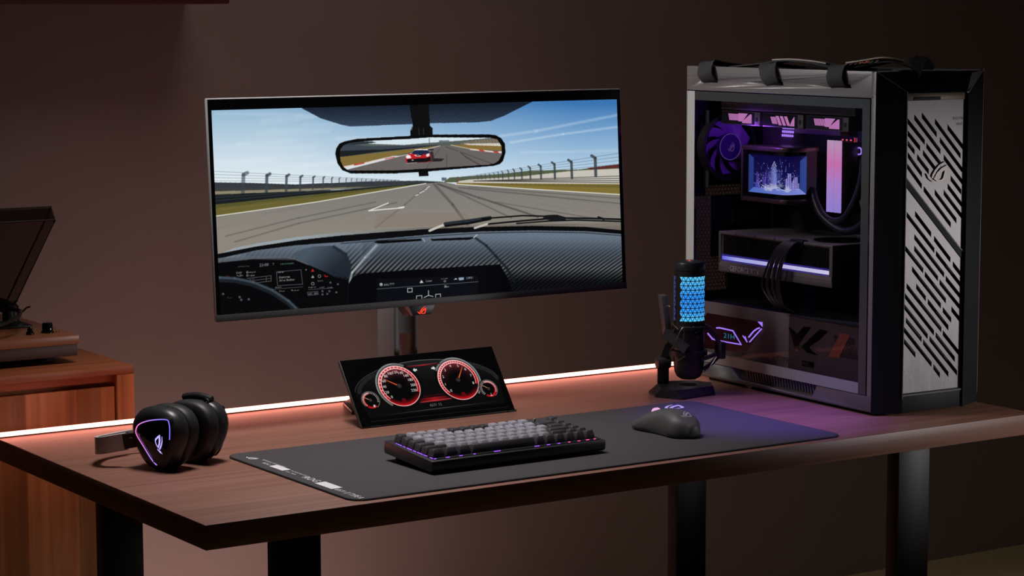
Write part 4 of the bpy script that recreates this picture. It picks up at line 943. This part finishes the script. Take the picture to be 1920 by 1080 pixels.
# front: two chamfered cheeks, slotted plate, top bevel
def cheek(pts, name):
    """pts: list of (x, y, ztop) along the outer line; 5 mm thick"""
    (x0, y0, a), (x1, y1, b) = pts; d = (V((x1, y1, 0)) - V((x0, y0, 0))).normalized(); n = V((-d.y, d.x, 0)) * .005
    return MB().loft([[(x0, y0, .004), (x1, y1, .004), (x1 + n.x, y1 + n.y, .004), (x0 + n.x, y0 + n.y, .004)], [(x0, y0, a), (x1, y1, b), (x1 + n.x, y1 + n.y, b), (x0 + n.x, y0 + n.y, a)]]).obj(name, 'dalu', pc, smooth=False)
cheek([(0, 0, .605), (.0475, -.0275, .5695)], 'front_cheek'); cheek([(.19, -.0275, .5695), (.25, 0.0, .605)], 'front_cheek')
MB().tube([(0, -.0004, .605), (.0475, -.0279, .5697), (.0478, -.0282, .03)], .0007, 6).obj('cheek_edge', 'alu', pc)
MB().tube([(.2502, -.0002, .607), (.2502, -.0002, .02)], .0008, 6).obj('cheek_edge', 'plate', pc)
fp = MB().box(.0455, .193, -.021, -.0185, .0385, .5545).obj('front_plate', 'plate', pc, smooth=False)
SL = [(0.0827, 0.5338, 0.1183, 0.4983), (0.0653, 0.5311, 0.1278, 0.4682), (0.0506, 0.5243, 0.0907, 0.4858), (0.0511, 0.5034, 0.0804, 0.4753), (0.0515, 0.4858, 0.0678, 0.4692), (0.052, 0.4654, 0.0857, 0.4291), (0.0509, 0.4461, 0.0859, 0.4085), (0.0946, 0.4804, 0.13, 0.4452), (0.0869, 0.4685, 0.1166, 0.4377), (0.0734, 0.4617, 0.1016, 0.4334), (0.1134, 0.5227, 0.1755, 0.4588), (0.1431, 0.5117, 0.1867, 0.4682), (0.1256, 0.4896, 0.1835, 0.4303), (0.1355, 0.4589, 0.1851, 0.4081), (0.1527, 0.4212, 0.179, 0.3944), (0.146, 0.4073, 0.187, 0.3655), (0.1371, 0.3966, 0.1859, 0.3465), (0.1161, 0.398, 0.1689, 0.3437), (0.0902, 0.4047, 0.1557, 0.3369), (0.0714, 0.3618, 0.11, 0.3221), (0.052, 0.361, 0.1182, 0.2935), (0.0708, 0.3008, 0.1281, 0.2429), (0.0499, 0.302, 0.0931, 0.259), (0.0667, 0.2644, 0.1361, 0.1937), (0.0966, 0.2537, 0.1477, 0.2019), (0.146, 0.243, 0.1904, 0.1991), (0.1316, 0.2375, 0.191, 0.1784), (0.1622, 0.2677, 0.19, 0.239), (0.0548, 0.2353, 0.1383, 0.1507), (0.0771, 0.2333, 0.1004, 0.2089), (0.1049, 0.2043, 0.1552, 0.1526), (0.1407, 0.187, 0.1613, 0.1663), (0.1611, 0.1869, 0.1899, 0.1578), (0.0513, 0.218, 0.1212, 0.1461), (0.0508, 0.1983, 0.1065, 0.1408), (0.0546, 0.1747, 0.0922, 0.1367), (0.0507, 0.1577, 0.1169, 0.0899), (0.0512, 0.1373, 0.0785, 0.1097), (0.0956, 0.1326, 0.1575, 0.0685), (0.1106, 0.1374, 0.178, 0.0693), (0.125, 0.1432, 0.1721, 0.0944), (0.1418, 0.1453, 0.1899, 0.0969), (0.1211, 0.0862, 0.1371, 0.0689), (0.1218, 0.2891, 0.1905, 0.2197), (0.0705, 0.3212, 0.1424, 0.2484), (0.1166, 0.3156, 0.1566, 0.2744)]
ctr = MB(); SW = .0098
for a, b, c, d in SL:
    a += .0042; c += .0042; ctr.prism([(a, b), (c, d), (c, d - SW), (a, b - SW)], 'y', -.03, -.01)
cut(fp, ctr.obj('t', None, pc))
MB().box(.03, .22, -.012, -.010, .02, .56).obj('dust_filter', 'rubber', pc, smooth=False)
MB().loft([[(.0475, -.0225, .4245), (.0475, -.0205, .4245), (.0475, -.0205, .411), (.0475, -.0225, .411)], [(.192, -.0225, .279), (.192, -.0205, .279), (.192, -.0205, .2655), (.192, -.0225, .2655)]]).obj('diagonal_bar', 'bluemetal', fp, smooth=False)
MB().tube([(.0475, -.0232, .4255), (.192, -.0232, .28)], .0007, 6).obj('bar_edge', 'silver', fp)
emblem('metal_emblem', 'darkchrome', fp, (.0975, -.0212, .4115), X, Z, .049, .037, .0025)
for b, z, s, w_ in (('REPUBLIC OF GAMERS', .0745, .0062, .0555), ('EST. 2006', .0655, .0062, .026), ('ROG', .0835, .0062, .011)): lettering('printed_text', b, 'white', fp, (.047, -.0214, z), X, Z, s, w_)
lettering('printed_text', 'ROG STRIX', 'dimwhite', fp, (.160, -.0214, .519), X, Z, .007, .028); lettering('printed_text', 'HELIOS', 'dimwhite', fp, (.168, -.0214, .509), X, Z, .007, .02)
MB().box(.0475, .19, -.024, -.006, .004, .0385, .001).obj('front_sill', 'dalu', pc); MB().box(.0475, .19, -.0255, -.02, .034, .037).obj('sill_lip', 'satin', pc)
ts_ = MB().box(.0475, .19, -.0225, -.008, .5545, .5675, .0006).obj('top_strip', 'bronze', pc); ts_.data.materials[0] = mat('olive_strip', (.1, .075, .045), .45, .3)
MB().box(.066, .128, -.0235, -.02, .5548, .561, .0005).obj('port_bay', 'rubber', ts_)
MB().loft([[(.0475, -.0275, .5695), (.19, -.0275, .5695), (.19, -.0275, .5675), (.0475, -.0275, .5675)], [(.003, 0.0, .604), (.247, 0.0, .604), (.247, 0.0, .602), (.003, 0.0, .602)]]).obj('top_bevel', 'gloss', pc, smooth=False)
MB().loft([[(.186, -.0279, .5685), (.1902, -.0282, .5685), (.1902, -.0277, .566), (.186, -.0274, .566)], [(.212, -.0105, .6005), (.2495, -.0006, .6052), (.2495, 0, .603), (.212, -.01, .598)]]).obj('corner_gusset', 'plate', pc, smooth=False)
MB().tube([(.004, 0, .6055), (.09, .01, .6065), (.245, .002, .6055)], .0009, 6).obj('top_edge', 'alu', pc)

# carry straps on the top edge
for i, y0 in enumerate((.4585, .2605, .0735)):
    w_ = .0215; yc = y0 + w_ + (.002, .008, .006)[i]; k = (1.5, .6, 1.)[i]; dy = (.012, .018, .006)[i]
    pts = bez([V((.004, yc - dy * .4, .577)), V((-.0035, yc - dy * .3, .579)), V((-.006 - .003 * k, yc - dy * .1, .590)), V((-.004 - .002 * k, yc + dy * .3, .603)), V((.004, yc + dy * .7, .6125 + .001 * k)), V((.03, yc + dy, .6105)), V((.075, yc + dy * .9, .6055))], 5)
    MB().tube(pts, 0, flat=(w_, .0016, (0, 1, -.05 * k))).obj('carry_strap', 'webbing', pc)
st_ = MB().tube(bez([V((.05, .46, .605)), V((.045, .36, .613)), V((.03, .275, .620)), V((.03, .2, .618)), V((.04, .13, .608)), V((.035, .07, .613)), V((.05, .015, .622)), V((.09, -.005, .614)), V((.12, .02, .607)), V((.15, .1, .605))], 6), 0, flat=(.021, .0014, (1, .15, .0))).obj('top_strap', 'webbing', pc)
MB().tube(bez([V((.022, .31, .6195)), V((.018, .255, .6215)), V((.02, .2, .6195)), V((.028, .165, .6155))], 6), 0, flat=(.007, .0012, (1, .15, -.2))).obj('strap_print', 'webprint', st_)
MB().tube(bez([V((.012, .085, .616)), V((.018, .05, .6205)), V((.034, .018, .6255)), V((.06, .006, .6215))], 6), 0, flat=(.012, .0012, (1, .2, -.3))).obj('strap_print', 'webprint', st_)
lettering('strap_lettering', 'ROG', 'redprint', st_, (.0045, .052, .6185), V((.25, -1, .1)), V((.55, .1, .8)), .0075, .022)
for i in range(7):
    y = .09 - i * .011; MB().tube([(.004 + i * .002, y, .6145 + i * .001), (.002 + i * .002, y - .012, .619 + i * .0009)], .0006, 5).obj('loose_thread', 'webprint', st_)

# inside: tray, rear wall, honeycomb vents
ins = MB(); ins.box(.205, .208, .035, .545, .0345, .596); ins.obj('tray', 'inside', pc, smooth=False)
def comb(x0, x1, z0, z1, R, name='rear_mesh'):
    """perforated sheet: hexagon openings with webs between"""
    vs, fs = [], []; w = R * math.sqrt(3); j = 0; z = z0 + R
    while z < z1:
        x = x0 + w / 2 + (w / 2 if j % 2 else 0)
        while x < x1:
            b = len(vs)
            for k in (1., .76):
                for i in range(6): t = PI / 6 + i * PI / 3; vs.append((x + R * k * math.cos(t), 0, z + R * k * math.sin(t)))
            for i in range(6): n_ = (i + 1) % 6; fs.append((b + i, b + n_, b + 6 + n_, b + 6 + i))
            x += w
        z += R * 1.5; j += 1
    b = bmesh.new(); v = [b.verts.new((p[0], .5465, p[2])) for p in vs]
    for f in fs: b.faces.new([v[i] for i in f])
    r = bmesh.ops.extrude_face_region(b, geom=b.faces[:]); bmesh.ops.translate(b, vec=(0, .0012, 0), verts=[g for g in r['geom'] if isinstance(g, bmesh.types.BMVert)])
    m = MB(); m._merge(b); return m.obj(name, 'slatgrey', pc, smooth=False)
comb(.012, .052, .165, .352, .0046); comb(.054, .094, .165, .232, .0046); comb(.04, .125, .352, .372, .0046)
rw = MB(); rw.box(.004, .012, .5462, .549, .0345, .596); rw.box(.094, .205, .5462, .549, .0345, .352); rw.box(.054, .094, .5462, .549, .232, .352); rw.box(.012, .205, .5462, .549, .0345, .165); rw.box(.125, .205, .5462, .549, .352, .596); rw.box(.012, .04, .5462, .549, .352, .596); rw.box(.04, .125, .5462, .549, .372, .596)
rw.obj('rear_wall', 'inside', pc, smooth=False)
sc_ = MB(); sc_.box(.112, .2, .54, .546, .2935, .3225, .0008); sc_.box(.1, .11, .54, .546, .295, .3235, .0008)
for i in range(5): sc_.prism([(.112 + i * .0155, .281), (.122 + i * .0155, .281), (.126 + i * .0155, .2865), (.116 + i * .0155, .2865)], 'y', .543, .546)
for i in range(5): sc_.prism([(.112 + i * .0155, .187), (.122 + i * .0155, .187), (.126 + i * .0155, .1925), (.116 + i * .0155, .1925)], 'y', .543, .546)
sc_.obj('slot_cover', 'slatgrey', pc, smooth=False)
MB().box(.008, .012, .5385, .5455, .17, .33).obj('rear_strut', 'border', pc); MB().box(.09, .096, .5385, .5455, .17, .225).obj('rear_strut', 'border', pc)
# top radiator with three fans
MB().box(.034, .17, .095, .49, .5235, .548, .001).obj('radiator', 'gpu', pc)
for i, y0 in enumerate((.377, .2485, .12)):
    fn = MB(); fn.box(.04, .16, y0, y0 + .1205, .4945, .521, .002); fn.obj('top_fan', 'gpu', pc)
    f_o = bpy.context.scene.collection.objects[-1] if False else [o for o in pc.children if o.name.startswith('top_fan')][-1]
    MB().box(.0392, .0402, y0 + .016, y0 + .118, .4965, .5195).obj('fan_bezel', 'satin', f_o, smooth=False)
    a, b = y0 + .024, y0 + .086
    pm = MB()
    if i != 1:
        pm.prism([(a, .4985), (a + .028, .4985), (a + .028, .5015), (a + .004, .516), (a, .516)], 'x', .0385, .0392)
        pm.prism([(a + .028, .5015), (a + .040, .5015), (a + .040, .517), (a + .012, .517)], 'x', .0385, .0392)
        for k in range(8): pm.prism([(a + .036 + k * .0042, .503), (a + .0384 + k * .0042, .503), (a + .0424 + k * .0042, .5155), (a + .04 + k * .0042, .5155)], 'x', .0385, .0392)
    else:
        pm.prism([(a, .4985), (a + .013, .4985), (a + .006, .51), (a, .516)], 'x', .0385, .0392)
        for k in range(3): pm.prism([(a + .012 + k * .0125, .499), (a + .020 + k * .0125, .499), (a + .030 + k * .0125, .516), (a + .022 + k * .0125, .516)], 'x', .0385, .0392)
        for k in range(4): pm.prism([(a + .05 + k * .004, .501), (a + .0525 + k * .004, .501), (a + .0585 + k * .004, .514), (a + .056 + k * .004, .514)], 'x', .0385, .0392)
    pm.obj('lit_plate', 'pinkplate', f_o, smooth=False)
    for q_ in (.012,): MB().box(.0388, .0394, y0 + .006, y0 + .012, .503, .511).obj('fan_mark', 'border', f_o)
# rear fan
fx, fz, fy = .0685, .449, .505
fr = MB(); fr.lathe([(.058, 0), (.064, 0), (.064, .025), (.058, .025), (.058, 0)], n=48, X=frame((fx, fy, fz), X, -Z) ); rf = fr.obj('rear_fan', 'inside', pc)
bl = MB()
for k in range(9):
    t0 = 2 * PI * k / 9; rr = []
    for s in np.linspace(0, 1, 7):
        r = .026 + .029 * s; t = t0 + s * .55
        rr.append([(fx + r * math.cos(t - .26), fy + .006, fz + r * math.sin(t - .26)), (fx + r * math.cos(t + .26), fy + .016, fz + r * math.sin(t + .26)), (fx + r * math.cos(t + .26), fy + .0175, fz + r * math.sin(t + .26)), (fx + r * math.cos(t - .26), fy + .0075, fz + r * math.sin(t - .26))])
    bl.loft(rr)
bl.obj('fan_blades', mat('tinted_blades', (.3, .14, .42), .4), rf)
MB().lathe([(0, -.001), (.024, -.001), (.026, .001), (.026, .02), (0, .02)], n=40, X=frame((fx, fy + .002, fz), X, -Z)).obj('fan_hub', 'fanglow', rf)
MB().lathe([(.0245, -.002), (.026, -.002), (.026, -.001), (.0245, -.001), (.0245, -.002)], n=40, X=frame((fx, fy + .001, fz), X, -Z)).obj('hub_ring', 'fanglow2', rf)
emblem('hub_emblem', 'fanglow2', rf, (fx - .008, fy - .0015, fz - .009), X, Z, .017, .02)
MB().prism([(.0238, .372), (.0248, .372), (.0248, .520), (.0238, .520)], 'y', .515, .535).obj('fan_bracket', 'midgrey', rf)
# mainboard with heatsinks and small lit marks
mb_ = MB().box(.2, .205, .06, .535, .17, .545).obj('mainboard', 'inside', pc, smooth=False)
MB().box(.165, .2, .44, .53, .34, .515, .003).obj('heatsink', 'gpu', mb_); MB().box(.172, .2, .3, .44, .475, .512, .003).obj('heatsink', 'gpu', mb_)
MB().box(.19, .2, .2, .4, .262, .29, .002).obj('drive_cover', 'gpu', mb_); MB().box(.185, .2, .07, .19, .19, .36, .004).obj('chipset_cover', 'inside', mb_)
lettering('status_digits', '31', 'red7', mb_, (.1995, .293, .4635), -Y, Z, .012)
for k in range(5): MB().box(.1985, .2, .30 + k * .006, .303 + k * .006, .4655, .468).obj('red_indicator', 'red7', mb_, smooth=False) if k % 2 == 0 else None
MB().lathe([(.0055, 0), (.0075, 0), (.0075, .002), (.0055, .002), (.0055, 0)], n=24, X=frame((.1995, .276, .4475), -Y, Z)).obj('board_button', 'violet', mb_)
for k in range(30): pass
mesh_v = MB()
for k in range(26): y = .43 + (k % 6) * .0062 - (k // 6) * .001; z = .468 + (k // 6) * .0075; mesh_v.box(.1625, .164, y, y + .0036, z, z + .0045)
mesh_v.obj('lit_grille', 'violet', mb_, smooth=False)
# memory
for k, y0 in enumerate((.2985, .2765)):
    rm = MB().box(.158, .2, y0 + .002, y0 + .015, .334, .464, .001).obj('memory_stick', 'gpu', mb_)
    MB().box(.154, .158, y0 + .0005, y0 + .0078, .332, .468, .0008).obj('light_bar', 'ram', rm, smooth=False); MB().box(.154, .158, y0 + .0115, y0 + .0185, .332, .468, .0008).obj('light_bar', 'ram', rm, smooth=False)
# liquid cooler block with its wrap-around screen
pb = MB(); x0, x1, y0, y1, z0, z1 = .07, .146, .334, .466, .3475, .4545
pm_ = MB().prism([(x0, y1), (x0, y0 + .012), (x0 + .006, y0 + .002), (x0 + .014, y0), (x1, y0), (x1, y1)], 'z', z0 + .008, z1 - .008).obj('cooler', 'gloss', pc)
for za, zb in ((z0, z0 + .009), (z1 - .009, z1)):
    MB().prism([(x0 - .004, y1 + .002), (x0 - .004, y0 + .010), (x0 + .003, y0 - .001), (x0 + .012, y0 - .004), (x1 + .002, y0 - .004), (x1 + .002, y1 + .002)], 'z', za, zb, .0025).obj('rim', 'bronze', pm_)
MB().box(x0 - .004, x0 + .002, y1 - .003, y1 + .002, z0 + .005, z1 - .005, .001).obj('rim', 'bronze', pm_)
MB().cyl((x0 - .0045, y1 - .004, z0 + .005), (x0 - .002, y1 - .004, z0 + .005), .0016, None, 10).obj('screw', 'chrome', pm_)
MB().box(x1, .2, y0 + .02, y1 - .02, z0 + .02, z1 - .02).obj('cold_plate', 'inside', pm_, smooth=False)
me = bpy.data.meshes.new('screen'); za, zb, ya = .3655, .4385, .4475
vv = [(x0 - .0006, ya, za), (x0 - .0006, y0 + .0105, za), (x0 + .005, y0 + .0012, za), (x0 + .0135, y0 - .0006, za), (.119, y0 - .0006, za)]; du = [0, .585, .65, .72, 1]
me.from_pydata([(a, b, c) for (a, b, _) in vv for c in (za, zb)], [], [(2 * i, 2 * i + 2, 2 * i + 3, 2 * i + 1) for i in range(4)])
uv = me.uv_layers.new(name='uv')
for p in me.polygons:
    for li, vi in zip(p.loop_indices, p.vertices): uv.data[li].uv = (du[vi // 2], vi % 2)
me.materials.append(M['city']); so = bpy.data.objects.new('screen', me); COL.objects.link(so); so.parent = pm_
# hoses and cable bundles
for pts in ([(.135, .334, .375), (.13, .318, .35), (.13, .298, .328), (.13, .27, .318), (.13, .235, .326), (.13, .205, .36), (.135, .19, .41), (.14, .18, .5)], [(.135, .334, .36), (.128, .3, .33), (.128, .262, .31), (.13, .225, .303), (.13, .185, .318), (.13, .15, .36), (.14, .14, .5)]):
    MB().tube(bez([V(p) for p in pts], 6), .0075, 12).obj('hose', 'tube', pm_)
for k in range(8):
    z = .345 + k * .0085
    MB().tube(bez([V((.195, .25, z + .045)), V((.165, .232, z + .03)), V((.15, .205, z)), V((.16, .17, z - .012)), V((.19, .12, z - .01))], 5), .0026, 6).obj('sleeved_cable', 'cable', mb_)
# graphics card
gc = MB().box(.05, .198, .171, .5165, .2065, .2855, .002).obj('graphics_card', 'gpu', pc)
cutg = MB().box(.04, .0535, .18, .5075, .2275, .2795, .003).obj('t', None, pc); cut(gc, cutg)
MB().box(.0532, .056, .1815, .506, .229, .2785).obj('fin_recess', 'inside', gc, smooth=False)
fi = MB()
for k in range(64): y = .184 + k * .005; fi.box(.0515, .0532, y, y + .0012, .243, .2785)
fi.obj('cooling_fins', 'inside', gc, smooth=False)
MB().box(.0505, .0532, .182, .505, .2305, .2375, .001).obj('light_bar', 'gpubar', gc, smooth=False)
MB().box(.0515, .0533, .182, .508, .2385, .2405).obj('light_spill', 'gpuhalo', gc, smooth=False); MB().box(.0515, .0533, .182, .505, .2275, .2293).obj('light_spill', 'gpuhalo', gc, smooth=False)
MB().box(.0493, .0502, .172, .3, .2195, .2265, .0003).obj('lit_label', 'webprint', gc, smooth=False)
lettering('printed_text', 'GEFORCE RTX', mat('card_print', (.9, .88, .86), .5), gc, (.0494, .478, .2105), -Y, Z, .0145, .092)
emblem('printed_emblem', 'dimwhite', gc, (.0494, .5, .2105), -Y, Z, .02, .011)
MB().lathe([(0, .0), (.042, .0), (.045, .0015), (.045, .0025), (.04, .001), (0, .001)], (.115, .235, .2855), 40).obj('card_fan', 'gloss', gc)
for k in range(3): MB().cyl((.0485, .46 - k * .06, .2835), (.051, .46 - k * .06, .2835), .0014, None, 8).obj('screw', 'chrome', gc)
MB().box(.047, .062, .255, .292, .274, .2875, .0015).obj('power_plug', 'black', gc)
for k in range(10):
    a = k * .0033; sw = math.sin(k * 2.3) * .006
    MB().tube(bez([V((.05, .259 + a, .281)), V((.038, .263 + a, .283)), V((.03, .275 + a * 1.2, .268)), V((.028, .292 + a * 1.3 + sw * .4, .235)), V((.03, .298 + a * 1.6 + sw, .195)), V((.033, .288 + a * 1.1, .163)), V((.05, .275 + a, .15))], 6), .0021, 6).obj('power_cable', 'cable', gc)
# power supply cover with its display window and graphics
sh1 = MB().prism([(.257, .036), (.53, .036), (.53, .149), (.257, .1515)], 'x', .02, .026, .0006).obj('supply_cover', 'shroud', pc)
MB().box(.026, .205, .06, .53, .140, .149).obj('cover_top', 'inside', sh1, smooth=False)
cg = MB()
for k in range(24): cg.box(.03, .05, .5 - k * .0098, .504 - k * .0098, .149, .1498)
cg.obj('cover_vent', mat('violet_vent', (.06, .04, .12), .5), sh1, smooth=False)
MB().prism([(.258, .151), (.058, .158), (.058, .1502), (.265, .1502)], 'x', .0185, .026, .0004).obj('cover_rail', 'border', sh1)
MB().prism([(.257, .1502), (.058, .1502), (.05, .036), (.385, .036), (.372, .048)], 'x', .0205, .0255).obj('cover_insert', 'shroud2', sh1, smooth=False)
MB().prism([(.5101, .1266), (.3345, .1284), (.3358, .1166), (.3881, .063), (.4661, .0601), (.528, .0559), (.528, .11)], 'x', .0194, .0205).obj('display_window', 'maroon', sh1, smooth=False)
def neon(pts, r=.0014, m='violet'): MB().tube([(.0186, a, b) for a, b in pts], r, 6).obj('neon_line', m, sh1)
neon([(.5064, .0872), (.4902, .0775), (.4616, .077), (.3991, .0779), (.4259, .1014), (.4683, .1023), (.478, .101)]); neon([(.3764, .0948), (.3614, .108), (.351, .114), (.3433, .1166)]); neon([(.3732, .0858), (.3732, .0862), (.3552, .1011), (.3373, .1155)]); neon([(.3948, .0955), (.387, .09), (.3808, .0848)], .001); neon([(.388, .095), (.3835, .0885)], .001)
MB().prism([(.3496, .1278), (.3351, .1283), (.335, .1195)], 'x', .0185, .0194).obj('lit_corner', 'violet', sh1, smooth=False)
lettering('display_digits', '21H', 'shroudcyan', sh1, (.0186, .455, .085), -Y, Z, .013, .034)
for pg, m in (([(.2593, .1294), (.2312, .1184), (.2149, .1335), (.1929, .135), (.2114, .1177), (.2261, .1018), (.2289, .0863), (.2385, .0876), (.246, .1055)], 'gloss'), ([(.168, .1339), (.1449, .1335), (.1691, .1147), (.1984, .0981), (.1889, .0913), (.17, .0856), (.2045, .0873), (.2204, .0954)], 'gloss'), ([(.1104, .1336), (.083, .1332), (.1121, .0884), (.1425, .0864)], 'orangepanel'), ([(.2173, .0705), (.183, .0712), (.1828, .0612), (.2171, .0604)], 'gloss')):
    MB().prism(pg, 'x', .0197, .0206).obj('cover_graphic', m, sh1, smooth=False)
hl = MB()
for k in range(16): y = .115 - k * .0036; hl.prism([(y + .012, .128), (y + .0132, .128), (y + .0, .09), (y - .0012, .09)], 'x', .0199, .0206)
hl.obj('cover_hatching', 'inside', sh1, smooth=False)
lettering('printed_text', '/RO', 'orangepanel', sh1, (.0198, .3405, .0605), -Y, Z, .0135, .026); lettering('printed_text', 'S TYPE', 'inside', sh1, (.0198, .306, .061), -Y, Z, .0135, .05); lettering('printed_text', 'PC', 'orangepanel', sh1, (.0198, .242, .064), -Y, Z, .005); lettering('printed_text', 'ROG', 'shroud2', sh1, (.0194, .213, .0632), -Y, Z, .008)
# ------------------------------------------------------------------ light and camera
def area(name, loc, target, size, power, col, sy=None, spread=180):
    l = bpy.data.lights.new(name, 'AREA'); l.energy = power; l.color = col; l.size = size; l.spread = math.radians(spread)
    if sy: l.shape = 'RECTANGLE'; l.size_y = sy
    o = bpy.data.objects.new(name, l); COL.objects.link(o); o.location = loc
    o.rotation_euler = (V(target) - V(loc)).to_track_quat('-Z', 'Y').to_euler(); return o
def spot(name, loc, target, power, col, ang, blend=.6, rad=.05):
    l = bpy.data.lights.new(name, 'SPOT'); l.energy = power; l.color = col; l.spot_size = math.radians(ang); l.spot_blend = blend; l.shadow_soft_size = rad
    o = bpy.data.objects.new(name, l); COL.objects.link(o); o.location = loc
    o.rotation_euler = (V(target) - V(loc)).to_track_quat('-Z', 'Y').to_euler(); return o
spot('desk_spot', (.3, .42, 2.4), (.43, .33, .74), 108, (1, .93, .94), 56, 1., .22)
area('ceiling_softbox', (.7, .5, 2.6), (.7, .9, 1.0), .7, 3.4, (1, .85, .76))
area('side_softbox', (.04, .95, 2.0), (1.3, .6, 1.12), .4, 2.1, (1, .97, .97), .6, spread=58)
area('wall_fill', (.55, 1.05, .08), (.6, 1.54, .55), .9, 2.75, (1, .68, .63), .15)  # added unseen fill behind the desk, in place of bounce on the wall
spot('case_spot', (2.65, -1.1, .97), (1.5, .09, .94), 58, (1, .95, .95), 30, 1., .12)
spot('violet_fill', (1.0, -.2, 2.3), (1.2, .235, .74), 175, (.2, .05, 1.), 19, 1., .04)  # added overhead, stands in for the tower's violet glow on desk and mat
pl_ = bpy.data.lights.new('fan_glow', 'POINT'); pl_.energy = .3; pl_.color = (.3, .07, 1.); pl_.shadow_soft_size = .008
po_ = bpy.data.objects.new('fan_glow', pl_); COL.objects.link(po_); po_.location = (1.405, .535, 1.222)
w = bpy.data.worlds.new('night'); S.world = w; w.use_nodes = True
w.node_tree.nodes['Background'].inputs[0].default_value = (.9, .75, .7, 1); w.node_tree.nodes['Background'].inputs[1].default_value = .004

cam = bpy.data.cameras.new('camera'); co = bpy.data.objects.new('camera', cam); COL.objects.link(co); S.camera = co
cam.sensor_width = 36; cam.lens = 36 * 4334.3 / 1920; cam.clip_start = .05; cam.clip_end = 50
p_, y_, ro_ = math.radians(6.80), math.radians(33.313), math.radians(-.111)
Fv = V((math.sin(y_) * math.cos(p_), math.cos(y_) * math.cos(p_), -math.sin(p_))); Rv = V((math.cos(y_), -math.sin(y_), 0)); Uv = Rv.cross(Fv)
R2 = Rv * math.cos(ro_) + Uv * math.sin(ro_); U2 = -Rv * math.sin(ro_) + Uv * math.cos(ro_)
co.matrix_world = Matrix(((R2.x, U2.x, -Fv.x, -1.3771), (R2.y, U2.y, -Fv.y, -2.8743), (R2.z, U2.z, -Fv.z, 1.4487), (0, 0, 0, 1)))
vs_ = S.view_settings; S.display_settings.display_device = 'sRGB'
vs_.view_transform = 'Standard'; vs_.look = 'None'; vs_.gamma = 1; vs_.exposure = 0; vs_.use_curve_mapping = False
S.cycles.use_denoising = True; S.cycles.max_bounces = 8; S.cycles.transparent_max_bounces = 16
S.cycles.sample_clamp_indirect = 4; S.cycles.caustics_reflective = False; S.cycles.caustics_refractive = False
